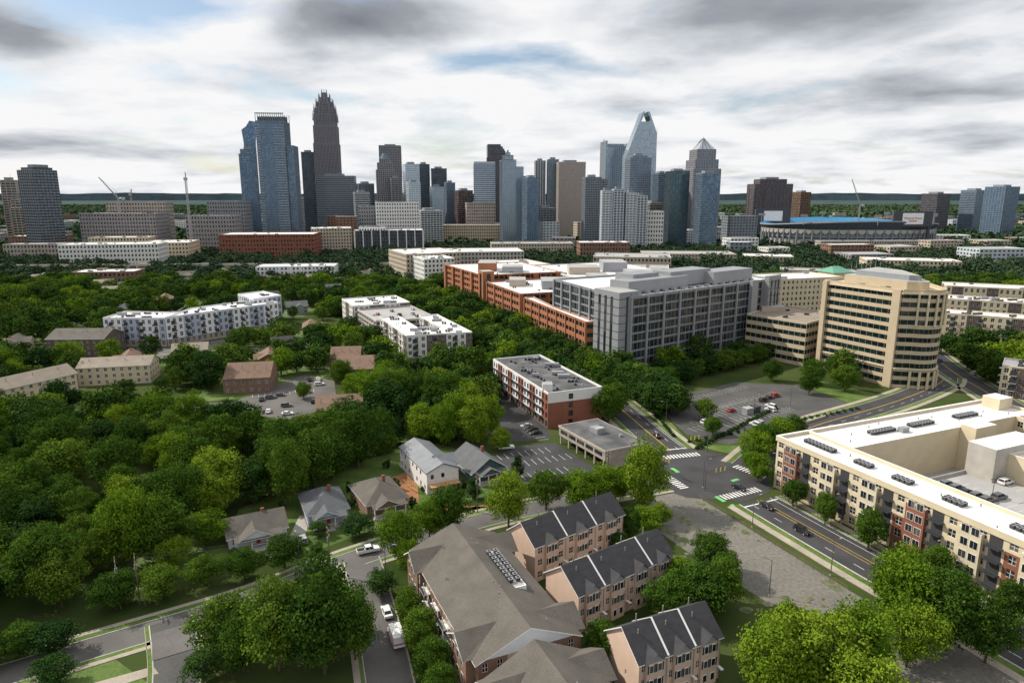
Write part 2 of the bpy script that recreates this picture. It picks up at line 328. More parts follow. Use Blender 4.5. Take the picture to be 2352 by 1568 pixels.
strip(b,sS,-.35,-.2,.045,'paint_yellow');strip(b,sS,.9,1.05,.045,'paint_yellow')
dash(b,sS,-3.7,.14,.045,'paint_white');strip(b,sS,-6.9,-6.75,.045,'paint_white');strip(b,sS,4.6,4.75,.045,'paint_white');strip(b,sS,6.6,6.75,.045,'paint_white')
strip(b,sN,-.2,-.06,.05,'paint_yellow');strip(b,sN,.06,.2,.05,'paint_yellow');dash(b,sN,3.3,.14,.05,'paint_white');strip(b,sN,5.6,5.75,.05,'paint_white')
strip(b,sE,-.06,.2,.058,'paint_yellow');dash(b,sE,3,.13,.058,'paint_white')
def zebra(b,c,ang,L,w=3.2,sp=1.25,sw=.6,z=.062,m='paint_white'):
    ca,sa=math.cos(math.radians(ang)),math.sin(math.radians(ang)); n=int(L/sp)
    for i in range(n):
        t=-L/2+(i+.5)*sp
        q=[(t-sw/2,-w/2),(t+sw/2,-w/2),(t+sw/2,w/2),(t-sw/2,w/2)]
        b.poly([(c[0]+ca*x-sa*y,c[1]+sa*x+ca*y,z) for x,y in q],m)
zebra(b,(70.5,196),25,15);zebra(b,(60,227),15,14);zebra(b,(52,205),112,12);zebra(b,(79,213),125,13)
def bar(b,c,ang,L,w,z,m): zebra(b,c,ang,L,w,L,L,z,m)
bar(b,(74,189),25,14,.5,.062,'paint_white');bar(b,(57.6,233),15,12,.5,.062,'paint_white')
for c,a,L,w in (((63,192),112,4,1.4),((66.5,185),113,7,1.4),((86,140),113,9,1.6),((89,133),113,6,1.6),((109,88),113,10,1.6),((54.5,214),110,4,1.4),((72,206),30,3,1.3)):
    bar(b,c,a,L,w,.066,'paint_green')
b.build('road_markings')
patch('gravel_lot',[(38,183),(44,194),(52,197),(57,193),(66,172),(80,140),(74,133),(58,138),(48,155),(40,172)],'gravel',.02)
patch('gravel_lot',[(62,60),(60,128),(90,128),(112,70)],'gravel',.022)
b=MB()
for k in range(46):
    if k<22: x,y=U(43,50),U(156,190)
    elif k<36: t=R(); x,y=55.5+t*22+U(-2.2,-.3),193-t*50
    else: x,y=U(52,76),U(134,142)
    s_=U(.5,1.8); b.poly([(x+s_*U(.6,1.3)*math.cos(a*.785),y+s_*U(.6,1.3)*math.sin(a*.785),.03+k*.0006) for a in range(8)],'weeds')
for (x0,y0,x1,y1) in ((50,172,62,157),(48,168,58,155)):
    for k in range(9): t=k/9; b.box(x0+(x1-x0)*t,x0+(x1-x0)*t+1.6,y0+(y1-y0)*t,y0+(y1-y0)*t+.18,.03,.17,'concrete') if k%2 else None
b.build('lot_weeds')
patch('parking_lot',[(-8,222),(1,204),(20,200),(30,212),(16,240),(0,236)],'asphalt',.024)
patch('parking_lot',[(-12,300),(-16,262),(-4,240),(15,244),(14,256),(-5,310)],'asphalt',.028)
LOT=[(62,290),(67,248),(80,238),(100,250),(150,284),(138,318),(110,324)]
patch('parking_lot',LOT,'asphalt_old',.026)
patch('parking_court',[(-182,286),(-182,278),(-122,278),(-80,262),(-73,272),(-76,285),(-88,326),(-107,338),(-121,300),(-124,290)],'asphalt_street',.026)
patch('parking_court',[(-250,385),(-205,378),(-165,425),(-148,455),(-158,458),(-205,400),(-246,402)],'asphalt_street',.026)
patch('lawn',[(-92,140),(-78,150),(-66,158),(-74,180),(-84,176),(-96,155)],'lawn',.012)
patch('lawn',[(-74,160),(-50,162),(-30,180),(-5,196),(-6,225),(-30,240),(-62,215),(-80,185)],'lawn',.010)
patch('lawn',[(-58,242),(-36,240),(-30,256),(-50,262)],'lawn',.012)
patch('lawn',[(-105,60),(-105,116),(-80,120),(-68,112),(-60,60)],'lawn',.012)
patch('lawn',[(60,235),(66,244),(62,290),(52,296),(54,262)],'lawn',.014)
patch('lawn',[(66,238),(84,224),(130,260),(120,262),(84,237)],'lawn',.014)
patch('lawn',[(100,250),(150,282),(170,300),(160,315),(150,330),(140,318),(150,286)],'lawn',.016)
patch('lawn',[(-150,340),(-90,330),(-70,350),(-62,365),(-72,400),(-140,420),(-200,380)],'lawn',.008)
patch('lawn',[(-150,300),(-135,292),(-112,300),(-104,340),(-140,345)],'lawn',.009)
patch('lawn',[(-300,520),(-170,500),(-150,560),(-300,600)],'lawn',.012)
patch('lawn',[(-330,420),(-262,420),(-262,450),(-330,470)],'lawn',.012)
patch('dirt_yard',[(-28,190),(-18,184),(-4,190),(-2,186),(-14,180),(-12,176),(-8,178),(-3,186)],'dirt',.03)
patch('dirt_yard',[(-42,205),(-36,188),(-28,190),(-32,216)],'dirt',.03)
patch('driveway',[(-61,158),(-56,170),(-58,182),(-61,181),(-60,170),(-64,159)],'concrete',.03)
patch('sidewalk',[(-95,104),(-70,117),(-68,115),(-93,101)],'sidewalk',.06)
b=MB()
def stalls(b,o,ang,n,sp=2.7,L=5,z=.05):
    ca,sa=math.cos(math.radians(ang)),math.sin(math.radians(ang))
    for i in range(n+1):
        t=i*sp; q=[(t-.06,0),(t+.06,0),(t+.06,L),(t-.06,L)]
        b.poly([(o[0]+ca*x-sa*y,o[1]+sa*x+ca*y,z) for x,y in q],'paint_white')
for k in range(3): stalls(b,(72+12*k*.55,252+12*k*1.1),33,14 if k<2 else 17)
for k in range(3): stalls(b,(75-4*k+12,257+17*k),33,15)
stalls(b,(2,205),23,7);stalls(b,(-6,222),23,8);stalls(b,(6,218),23,6);stalls(b,(-10,262),113,12,2.7,-4.8);stalls(b,(14,244),113,4,2.7,4.8)
stalls(b,(-118,298),20,10);stalls(b,(-104,330),0,6)
b.build('parking_markings')

# ------------------------------------------------------------------ near buildings
def at(b,name,o,ang): return b.build(name,(o[0],o[1],0),math.radians(ang))
def townhouse(o,ang,L,W,he,hr,nu):
    FOOT.append(rect(o,ang,L,W)); b=MB(); c=[(0,0),(L,0),(L,W),(0,W)]
    nb=nu*3
    b.wall(c[0],c[1],0,he,nb,3,ww=.42,sl=.28,hd=.82,W='brick_pink',F='trim_white',mull=1,dep=.15)
    b.wall(c[1],c[2],0,he,4,3,ww=.3,W='brick_pink',F='trim_white',mull=1,pat=lambda i,j:i in(1,),dep=.15)
    b.wall(c[2],c[3],0,he,nb,3,ww=.42,W='brick_pink',F='trim_white',mull=1,dep=.15)
    b.wall(c[3],c[0],0,he,4,3,ww=.22,sl=.35,hd=.7,W='brick_pink',F='trim_white',mull=1,pat=lambda i,j:i==2 and j<2,dep=.15)
    b.gable(0,L,0,W,he,hr,'shingle_dark','brick_pink',.45)
    sl=(hr-he)/(W/2)
    for k in range(nu+1):
        x=k*L/nu
        if 0<k<nu and (nu<4 or k!=2):
            for s_ in (-1,1):
                y0=-.4 if s_<0 else W+.4; z=he-sl*.4+.26
                b.poly([(x-.18,y0,z+.1),(x+.18,y0,z+.1),(x+.18,W/2,hr+.36),(x-.18,W/2,hr+.36)],'trim_white')
                b.poly([(x-.18,y0,z-.1),(x-.18,y0,z+.1),(x-.18,W/2,hr+.36),(x-.18,W/2,hr+.1)],'trim_white'); b.poly([(x+.18,y0,z-.1),(x+.18,y0,z+.1),(x+.18,W/2,hr+.36),(x+.18,W/2,hr+.1)],'trim_white')
    for k in range(nu):
        x=(k+.5)*L/nu; w=1.9
        b.box(x-w,x+w,-.7,-.004,0,he-.2,'brick_pink','trim_white')
        for j in range(3):
            za=he/3*j+.9
            for q in (-.9,.9):
                b.box(x+q-.5,x+q+.5,-.78,-.7,za,za+1.6,'trim_white'); b.box(x+q-.4,x+q+.4,-.8,-.78,za+.1,za+1.5,'glass')
                if j: 
                    b.box(x+q-.85,x+q-.52,-.77,-.7,za,za+1.6,'trim_dark'); b.box(x+q+.52,x+q+.85,-.77,-.7,za,za+1.6,'trim_dark')
        b.poly([(x-w-.3,-1.1,he-.2),(x,-1.1,he+1.7),(x,W*.25,he+1.75),(x-w-.3,.9,he-.1)],'shingle_dark'); b.poly([(x,-1.1,he+1.7),(x+w+.3,-1.1,he-.2),(x+w+.3,.9,he-.1),(x,W*.25,he+1.75)],'shingle_dark')
        b.poly([(x-w,-.7,he-.2),(x+w,-.7,he-.2),(x,-.7,he+1.6)],'siding_grey')
        x=(k+.25)*L/nu; b.box(x-1.6,x+1.6,W,W+1.8,2.8,3.0,'concrete'); 
        for q in (-1.5,1.5): b.box(x+q-.05,x+q+.05,W+1.7,W+1.8,0,4,'trim_dark')
        b.cyl((k+.7)*L/nu,W*.7,he,hr+.3,.12,.12,'metal_grey'); b.cyl((k+.35)*L/nu,W*.35,he,hr,.1,.1,'metal_grey')
        b.box((k+.95)*L/nu-.3,(k+.95)*L/nu+.3,-1.4,-.01,2.7,2.9,'trim_white'); b.cyl((k+.98)*L/nu,-.12,0,he-.3,.06,.06,'metal_grey',5)
    at(b,'brick_townhouse_row',o,ang)
townhouse((5.4,146.4),36,29,10.5,9.3,13.3,3); townhouse((13.8,127),35,28.5,11,9,13,4); townhouse((22.5,106),25,18.5,10.5,9,13,3)
def longhouse(o,ang,L,W,he,hr,name,well=True):
    FOOT.append(rect(o,ang,L,W)); b=MB(); c=[(0,0),(L,0),(L,W),(0,W)]
    wm=lambda i,j:'tan' if (i%6 in(2,3) and j>0) else 'brick_brown'
    for i in range(4):
        p,q=c[i],c[(i+1)%4]; b.wall(p,q,0,he,max(4,round(math.dist(p,q)/3)),3,ww=.4,sl=.28,hd=.82,W=wm,F='trim_white',mull=1,dep=.15)
    b.gable(0,L,0,W,he,hr,'shingle_grey','siding_white',.7)
    for x in (L*.12,L*.86):
        for yy,sg in ((0,-1),(W,1)):
            w=4.2; ye=yy+sg*1.6; h2=he+2.6
            b.prism([(x-w,min(yy+sg*.003,ye)),(x+w,min(yy+sg*.003,ye)),(x+w,max(yy+sg*.003,ye)),(x-w,max(yy+sg*.003,ye))],0,he-.1,'brick_brown')
            for j in range(3):
                for q in (-2.2,0,2.2):
                    z=he/3*j+.9; ya=ye; b.box(x+q-.6,x+q+.6,min(ya,ya+sg*.06),max(ya,ya+sg*.06),z,z+1.7,'trim_white'); b.box(x+q-.5,x+q+.5,min(ya,ya+sg*.09),max(ya,ya+sg*.09),z+.1,z+1.6,'glass')
            e=ye+sg*.7
            for s2 in (-1,1): b.poly([(x+s2*(w+.5),e,he-.2),(x,e,h2+.2),(x,yy-sg*W*.33,h2+.25),(x+s2*(w+.5),yy-sg*.5,he+.15)],'shingle_grey')
            b.poly([(x-w,ye,he-.1),(x+w,ye,he-.1),(x,ye,h2)],'siding_white'); 
            b.poly([(x-w-.5,e+sg*.01,he-.45),(x,e+sg*.01,h2-.05),(x,e+sg*.01,h2+.2),(x-w-.5,e+sg*.01,he-.2)],'trim_white'); b.poly([(x+w+.5,e+sg*.01,he-.45),(x,e+sg*.01,h2-.05),(x,e+sg*.01,h2+.2),(x+w+.5,e+sg*.01,he-.2)],'trim_white')
    for k in range(4):
        x=L*.24+k*L*.155
        for j in (1,2):
            z=he/3*j; b.box(x,x+3.4,-1.5,-.004,z-.1,z+.1,'trim_white'); b.box(x,x+3.4,-1.5,-1.44,z+.1,z+1.1,'metal_dark'); b.box(x,x+3.4,W+.004,W+1.5,z-.1,z+.1,'trim_white')
        for q in (.05,3.2): b.box(x+q,x+q+.15,-1.45,-1.3,0,he-.4,'trim_white')
    if well:
        sl=(hr-he)/(W/2); ya=W*.62; yb=W*.80; za=he+sl*(W-yb)+.3
        b.box(L*.3,L*.66,ya,yb,za-1,za+1.0,'trim_white','roof_white')
        b.box(L*.3+.3,L*.66-.3,ya+.3,yb-.3,za+1.0,za+1.03,'roof_grey')
        x=L*.3+1
        while x<L*.66-1: b.ac(x,ya+1,za+.95,.42,.9); b.ac(x,yb-1,za+.95,.42,.9); x+=1.5
    for k in range(9): x=U(2,L-2);y=U(2,W-2); b.cyl(x,y,he,hr-abs(y-W/2)*.35+.5,.12,.12,'metal_grey')
    at(b,name,o,ang)
longhouse((-22.8,143.5),-66.5,42,20,10,14.3,'brick_apartment_house')
longhouse((-4,102),-66,34,18,9,13.5,'brick_apartment_house',False)

def cottage(name,o,ang,W,D,he,hr,wall,roof,axis='y',porch=True,nf=1,hipr=False,chim=True):
    FOOT.append(rect(o,ang,W,D)); b=MB(); c=[(0,0),(W,0),(W,D),(0,D)]
    b.box(-.1,W+.1,-.1,D+.1,0,.5,'brick_brown')
    for i in range(4):
        p,q=c[i],c[(i+1)%4]; b.wall(p,q,.5,he,max(3,round(math.dist(p,q)/3)),nf,ww=.36,sl=.3,hd=.8,W=wall,F='trim_white',mull=1,dep=.12)
    if hipr: b.hip(0,W,0,D,he,hr,roof)
    else: b.gable(0,W,0,D,he,hr,roof,wall,.6,axis)
    if porch:
        pd=2.6; pw=W*.8; x0=(W-pw)/2
        b.box(x0,x0+pw,-pd,-.004,0,.6,'concrete')
        for k in range(4):
            x=x0+.2+(pw-.4)*k/3; b.box(x-.15,x+.15,-pd+.05,-pd+.35,.6,he-.3,'trim_white')
        b.box(x0+.4,x0+pw-.4,-pd+.12,-pd+.2,1.3,1.42,'trim_white')
        g0,g1=(x0+pw*.1,x0+pw*.75)
        b.gable(g0,g1,-pd,D*.45,he-.2,he-.2+(g1-g0)*.28,roof,wall,.4,'y')
        b.poly([(x0-.3,-pd-.5,he-.35),(x0+pw+.3,-pd-.5,he-.35),(x0+pw+.3,.6,he+.35),(x0-.3,.6,he+.35)],roof)
        b.poly([(x0-.3,-pd-.5,he-.5),(x0+pw+.3,-pd-.5,he-.5),(x0+pw+.3,-pd-.5,he-.35),(x0-.3,-pd-.5,he-.35)],'trim_white')
        b.box(W*.5-.5,W*.5+.5,-.06,-.004,.6,2.7,'red_paint'); b.box(W*.4,W*.6,-pd-1.5,-pd,0,.3,'concrete')
    if chim: b.box(W*.62,W*.62+.9,D*.5,D*.5+.7,he,hr+.9,'brick_red')
    at(b,name,o,ang)
cottage('cottage',(-73,161),28,14.5,11,3.6,6.6,'siding_white','shingle_grey','x')
cottage('cottage',(-56,173),25,11,15,4,7.6,'siding_blue','shingle_blue','y',hipr=True)
cottage('cottage',(-41,179),30,12,16,4,7.6,'brick_brown','shingle_grey','y',hipr=True)
cottage('cottage',(-12.5,202),30,12,16,4,8,'siding_green','shingle_blue','y')
b=MB(); W_,D_=10.5,25; FOOT.append(rect((-26,195),28,W_,D_))
c=[(0,0),(W_,0),(W_,D_),(0,D_)]
for i in range(4):
    p,q=c[i],c[(i+1)%4]; b.wall(p,q,0,7,max(3,round(math.dist(p,q)/3.5)),2,ww=.3,sl=.35,hd=.75,W='housewrap',G='glass',dep=.1,F='trim_dark',pat=lambda i,j:(i*7+j*3)%4!=1)
b.gable(0,W_,0,D_,7,9.2,'metal_roof','housewrap',.4,'y',fascia='trim_dark'); b.gable(W_*.45,W_+.6,3,9,7,9.6,'metal_roof','housewrap',.3,'x',fascia='trim_dark')
b.box(.5,W_-.5,-2.8,-.004,2.9,3.2,'wood_new')
for x in (.6,W_/2,W_-.8): b.box(x,x+.2,-2.7,-2.5,0,2.9,'wood_new')
for k in range(14): b.beam((-1.2-R(),2+k*.8,.3),(-2.6-R(),5+k*.7,.4),.08,'wood_new')
for k in range(6): b.box(-2.2,-2.1,2+k*2,2.1+k*2,0,2.2,'wood_new'); 
for z in (.5,1.1,1.7,2.2): b.box(-2.2,-2.1,2,12.2,z,z+.1,'wood_new')
at(b,'house_under_construction',(-26,195),28)

def wm(i,j): return ('siding_white' if (i//2)%2==0 else 'brick_red') if j>0 else 'brick_dark'
poly=rect((14,255),22,24,61)
b,o=bldg('x',poly,14,4,4,dict(ww=.5,sl=.2,hd=.85,F='trim_dark',mull=1,W='brick_red',dep=.2),roof='roof_dark',units=18,edges={3:dict(W=wm,bay=3.1),0:dict(W=lambda i,j:'stucco_white' if j==3 else 'brick_red',pat=lambda i,j:i in(2,)),1:dict(W=wm)},parm='stucco_white',ret=True)
lp=[(p[0]-o[0],p[1]-o[1]) for p in poly]
for k in range(9):
    for j in range(1,4):
        t=3+k*6.3; z=3.5*j; b.wbox(lp[3],lp[0],t,t+2.8,.01,1.4,z,z+.15,'trim_dark'); b.wbox(lp[3],lp[0],t,t+2.8,1.34,1.4,z+.15,z+1.1,'metal_dark')
cA=math.radians(22)
for r in range(2):
    for k in range(16):
        if R()<.45: continue
        x,y=7+r*9+U(-.7,.7),5+k*3.3; b.ac(x*math.cos(cA)-y*math.sin(cA),x*math.sin(cA)+y*math.cos(cA),14,.5,1.0)
b.box(-2,2,4,8,14,17,'stucco_white','roof_grey')
b.build('apartment_building',(o[0],o[1],0))
FOOT.append(rect((31,214),28,17,29)); b=MB()
b.box(0,17,0,29,3.2,6.3,'stone_tan'); b.box(-.25,17.25,-.25,29.25,6.3,6.9,'tan','stone_tan'); b.box(.2,16.8,.2,28.8,6.9,6.92,'roof_dark','roof_dark')
b.box(6,17,2,28,0,3.2,'stone_tan'); b.box(.5,16.5,-.01,.3,0,3.2,'stone_tan')
for k in range(6): b.box(.2,.7,1+k*5.4,1.5+k*5.4,0,3.2,'tan')
for k in range(5): b.box(-.05,0,1.7+k*5.4,6.2+k*5.4,4.3,5.7,'trim_dark'); b.box(-.08,-.05,1.8+k*5.4,6.1+k*5.4,4.4,5.6,'glass')
b.box(6.5,10,14,19,6.92,8.6,'metal_grey'); b.box(6.7,9.8,14.2,16,8.6,9.0,'roof_grey'); b.box(12,13,8,9,6.92,7.8,'metal_grey')
at(b,'office_building',(31,214),28)

OA=-66.8
def ra():
    b=MB(); L=150; A=12.5
    def wf(i,j): 
        g=i%11
        return 'brick_red' if (g in(1,2,6) and j<3) or (g in (9,) and j<4) else ('beige' if j==0 else 'cream')
    def bar_(x0,x1,y0,y1,h,nf,sides='0123',W='cream',bay=3.4,pat=None):
        c=[(x0,y0),(x1,y0),(x1,y1),(x0,y1)]
        for i in range(4):
            p,q=c[i],c[(i+1)%4]; 
            if str(i) in sides: b.wall(p,q,0,h,max(1,round(math.dist(p,q)/bay)),nf,ww=.55,sl=.22,hd=.84,W=W,F='trim_white',mull=1,dep=.2,pat=pat)
            else: b.poly([(*p,0),(*q,0),(*q,h),(*p,h)],'cream')
        parapet(b,c,h,1.0,'cream','roof_white',cap='trim_white',t=.5)
    bar_(0,L,0,A,16,5,'03',wf)
    bar_(0,17,A+.02,100,16,5,'3',wf)
    bar_(38,L,50,66,16,5,'')
    bar_(17.02,L,88,104,16,5,'0')
    b.box(30,38,44,66,0,19,'concrete','roof_white'); b.box(17.05,22,60,70,0,18,'cream','roof_white')
    b.box(30,L,A+.05,49.9,0,9,'concrete','roof_grey'); b.box(17.05,30,A+.05,60,0,3,'concrete','roof_grey')
    b.box(30,30.3,A+.1,44,9,10,'concrete')
    for k in range(11):
        x=4+k*13.6
        b.box(x,x+5.2,-1.1,-.003,0,14.6,'brick_red' if k%3==0 else 'cream','trim_white')
        for j in range(5):
            z=3.2*j+.8
            for q in (.5,2.8): b.box(x+q,x+q+1.9,-1.16,-1.1,z,z+2,'trim_white'); b.box(x+q+.1,x+q+.92,-1.19,-1.16,z+.1,z+1.9,'glass'); b.box(x+q+1,x+q+1.8,-1.19,-1.16,z+.1,z+1.9,'glass')
        for j in range(1,5):
            z=3.2*j
            b.box(x+6,x+9.5,-1.7,-.003,z-.1,z+.12,'trim_dark'); b.box(x+6,x+9.5,-1.7,-1.64,z+1.0,z+1.1,'metal_dark')
            for q in range(12): b.box(x+6+q*.31,x+6.05+q*.31,-1.69,-1.65,z+.12,z+1.0,'metal_dark')
            b.box(x+6.3,x+9.2,-.06,-.004,z+.13,z+2.5,'metal_dark'); 
    for k in range(6):
        y=8+k*15
        b.box(-1.1,-.003,y,y+5,0,14.6,'cream' if k%2 else 'brick_red','trim_white')
        for j in range(5):
            z=3.2*j+.8; b.box(-1.16,-1.1,y+.6,y+4.4,z,z+2,'trim_white'); b.box(-1.19,-1.16,y+.7,y+4.3,z+.1,z+1.9,'glass')
    b.box(-.35,L,-.35,-.003,15.4,17.0,'cream','trim_white'); b.box(-.35,-.003,-.003,100,15.4,17.0,'cream','trim_white')
    def row(x,y,n,dx,dy,z=16):
        for i in range(n): b.ac(x+i*dx,y+i*dy,z,.5,1.0); b.ac(x+i*dx+(1.3 if dy else 0),y+i*dy+(1.3 if dx else 0),z,.5,1.0)
    for x in (6,24,36,50,66,84,104): row(x,5.5,8 if x<20 else 4,1.35,0)
    for y in (30,48,70): row(8,y,8,0,1.35)
    for x in (45,62,82,105): row(x,57,7,1.35,0); row(x,95,7,1.35,0)
    b.box(3,9,92,99,16,20,'cream','trim_white'); b.box(10,12,40,43,16,17.5,'metal_grey')
    for k in range(14): b.cyl(U(2,14),18+k*5.6,16,16.8,.2,.2,'metal_grey',6); b.cyl(20+k*9+U(-2,2),U(2,11),16,16.8,.2,.2,'metal_grey',6)
    for x in (45,75,105,135): b.cyl(x,33,9,15,.1,.08,'pole_metal'); b.beam((x,31.5,15),(x,34.5,15),.12,'pole_metal')
    for k in range(38):
        for y in (13.5,27.5,32.5,44.5): b.box(33+k*2.8,33.1+k*2.8,y,y+5,9.01,9.02,'paint_white')
    b.build('apartment_complex',(82.5,201,0),math.radians(OA))
ra()
def fr(o,ang,x,y): 
    c,s=math.cos(math.radians(ang)),math.sin(math.radians(ang)); return (o[0]+c*x-s*y,o[1]+s*x+c*y)
o_=(82.5,201); FOOT.append([fr(o_,OA,0,0),fr(o_,OA,150,0),fr(o_,OA,150,108),fr(o_,OA,0,108)])

GP=[(46,350),(58,331),(157,407),(128,460),(25,405)]
b,o=bldg('x',GP,40,9,3.1,dict(ww=.95,sl=.16,hd=.95,W='metal_panel',G='glass_office',dep=.2),roof='roof_white',par=1.3,parm='metal_panel',ret=True,fin=(12.4,1.3,.8,'metal_grey'),edges={0:dict(ww=.5)})
lp=[(p[0]-o[0],p[1]-o[1]) for p in GP]
b.prism([(-4,-4),(6,-22),(17,-14),(10,-2),(4,2)],0,43.5,'metal_grey','roof_grey')
for z in range(4,43,4): b.wbox((-4,-4),(6,-22),0,20.5,.02,.12,z,z+.25,'metal_dark'); b.wbox((6,-22),(17,-14),.2,13.4,.02,.12,z,z+.25,'metal_dark')
for t in (4,9,14): b.wbox((-4,-4),(6,-22),t,t+1.6,.02,.2,2,41,'glass_office')
b.wbox((6,-22),(17,-14),5,8.6,.02,.2,2,41,'glass_office')
b.wbox(lp[1],lp[2],113,125,.9,4,0,43.5,'metal_grey'); b.wbox(lp[1],lp[2],98,104,.9,3,0,42,'metal_grey')
for z in range(4,42,4): b.wbox(lp[1],lp[2],113,125,4.004,4.1,z,z+.25,'metal_dark')
for t in (115,119,122): b.wbox(lp[1],lp[2],t,t+1.4,4.004,4.12,2,41,'glass_office')
for (t0,t1,o0,h) in ((8,55,-22,6),(45,80,-26,8),(75,112,-20,6.5),(20,40,-30,8)): b.wbox(lp[1],lp[2],t0,t1,o0,o0+13,41,41+h,'metal_grey')
for k in range(16): t=5+k*7; b.wbox(lp[1],lp[2],t,t+2.5,-8,-6,40.05,41.5,'metal_grey')
for k in range(30): t=1+k*4; b.wbox(lp[1],lp[2],t,t+.12,-.6,-.5,41.3,42.4,'metal_dark')
b.build('glass_office_building',(o[0],o[1],0))
ost=dict(ww=.82,sl=.38,hd=.88,W='brick_orange',G='glass_teal',dep=.3,F='trim_dark')
bldg('brick_office_building',[(39,353),(44.8,354),(24.5,405),(14,444),(8,441)],24,5,4.5,ost,roof='roof_white',fin=(13.5,1.2,.5,'brick_orange'))
bldg('brick_office_building',[(6,450),(62,472),(37,537),(-19,515)],25,5,4.5,ost,roof='roof_white',units=10,pent=((15,40,25,50,6,'metal_grey'),(-8,4,40,60,5,'tan')),fin=(18,1.6,.7,'brick_orange'))
bldg('brick_office_building',[(-23,532),(40,556),(8,640),(-60,616)],28,6,4.5,ost,roof='roof_white',units=14,pent=((-5,10,30,60,7,'brick_orange'),(15,32,20,40,5,'metal_grey')),fin=(26,4,1.6,'brick_orange'))
b=MB(); FOOT.append(rect((-20,519),20,9,12)); b.box(0,9,0,12,0,33,'brick_orange','roof_grey'); b.box(-.2,0,4,8,3,31,'glass_teal'); b.box(3,6,-.2,0,3,31,'glass_teal'); b.build('brick_stair_tower',(-22,516,0),.35)
bldg('white_roof_office_building',[(66,478),(150,508),(95,650),(18,615)],27,6,5,dict(ww=.8,sl=.4,hd=.85,W='stucco_white',G='glass_teal'),roof='roof_white',units=22,pent=((20,50,30,50,7,'metal_grey'),(-20,5,70,95,6,'tan'),(10,30,90,120,8,'metal_grey'),(-10,5,20,40,5,'metal_grey')))
arc=[(193.5+11.5*math.cos(math.radians(a)),324+13*math.sin(math.radians(a))) for a in range(-120,1,10)]
BP=[(162,352),(181.5,314)]+arc+[(210,348),(199,380)]
b,o=bldg('x',BP,45.5,11,3.2,dict(ww=.98,sl=.4,hd=.95,W='beige',G='glass_teal',dep=.15),roof='roof_white',par=1.6,parm='beige',cap='cream',ret=True,units=6)
lp=[(p[0]-o[0],p[1]-o[1]) for p in BP]
for z in range(2): b.prism([(p[0],p[1]) for p in inset(lp,-.7)],[9.2,44.9][z],[9.9,45.7][z],'cream','cream',True)
for i in range(2,len(lp)-3,2): p=lp[i]; b.cyl(p[0]+.2,p[1]-.6,0,8.5,.6,.6,'cream'); b.cyl(p[0]+.3,p[1]-.5,30,45,.5,.5,'cream')
b.prism(inset(lp,7),45.6,50,'beige','roof_grey'); b.prism(inset(lp,11),50,52.5,'metal_grey','roof_grey')
for k in range(7): b.cyl(14+k*3,2+k*1,52.5,56+k%3,.15,.05,'metal_grey')
b.wbox(lp[0],lp[1],0,2.5,.01,1.6,0,46.8,'beige'); b.wbox(lp[0],lp[1],38,42,.01,1.2,0,46.8,'beige')
b.build('curved_office_tower',(o[0],o[1],0))
bldg('office_annex',[(134,384),(156,355),(188,382),(166,416)],23,5,3.2,dict(ww=.97,sl=.42,hd=.92,W='beige',G='glass_teal',dep=.2),roof='shingle_tan',units=6,parm='beige',pent=((12,26,10,24,3,'tan'),))
bldg('hotel_building',[(168,452),(228,470),(218,500),(158,482)],34,9,3.4,dict(ww=.4,sl=.3,hd=.78,W='cream',F=None),roof='roof_white',units=6,parm='cream')
b=MB(); b.box(-8,8,-8,8,0,36,'cream'); b.poly([(-9,-9,36),(9,-9,36),(3,0,40),(-3,0,40)],'green_copper');b.poly([(9,-9,36),(9,9,36),(3,0,40)],'green_copper');b.poly([(9,9,36),(-9,9,36),(-3,0,40),(3,0,40)],'green_copper');b.poly([(-9,9,36),(-9,-9,36),(-3,0,40)],'green_copper'); b.build('hotel_pavilion',(232,490,0),.3)
ap=dict(ww=.5,sl=.25,hd=.85,F='trim_white',mull=1,dep=.2)
def wr(i,j): return 'brick_dark' if i%6 in(1,2) else ('cream' if j>0 else 'stone_tan')
bldg('apartment_building',rect((252,418),-32,95,18),19,5,3.6,dict(W=wr,**ap),roof='roof_white',units=24,bal=14)
bldg('apartment_building',rect((278,455),-28,110,22),22,5,3.6,dict(W=wr,**ap),roof='roof_white',units=30)
bldg('apartment_building',rect((222,300),-38,70,18),14,4,3.6,dict(W=wr,**ap),roof='roof_white',units=14,bal=14)
bldg('apartment_building',rect((320,500),-25,140,25),24,5,3.6,dict(W=wr,**ap),roof='roof_white',units=20)
def wc(i,j): return 'brick_dark' if (i//3)%2 else 'stucco_white'
CAo=(-57,361)
bldg('apartment_building',[fr(CAo,24,0,0),fr(CAo,24,36,-5),fr(CAo,24,36,58),fr(CAo,24,24,58),fr(CAo,24,24,20),fr(CAo,24,12,20),fr(CAo,24,12,62),fr(CAo,24,0,62)],15,4,3.6,dict(W=wc,**ap),roof='roof_white',units=30,parm='stucco_white',bal=11)
bldg('parking_structure',[fr(CAo,26,0,63),fr(CAo,26,12,63),fr(CAo,26,12,59),fr(CAo,26,38,59),fr(CAo,26,38,112),fr(CAo,26,0,112)],12.5,4,6,dict(ww=.85,sl=.4,hd=.9,W='concrete',G='trim_dark',dep=1.0),roof='roof_grey',par=1.1)
bldg('apartment_building',[fr(CAo,26,-2,113),fr(CAo,26,38,113),fr(CAo,26,38,150),fr(CAo,26,-2,150)],15,4,3.6,dict(W=wc,**ap),roof='roof_white',units=26,parm='stucco_white')
def wl(i,j): return ('siding_blue' if (i//3)%2 else 'siding_white') if j else 'stone_tan'
bldg('apartment_building',[(-246,404),(-209,404),(-208,424),(-246,428)],17,4,3.6,dict(W=wl,**ap),roof='roof_white',units=18,parm='siding_white',bal=9)
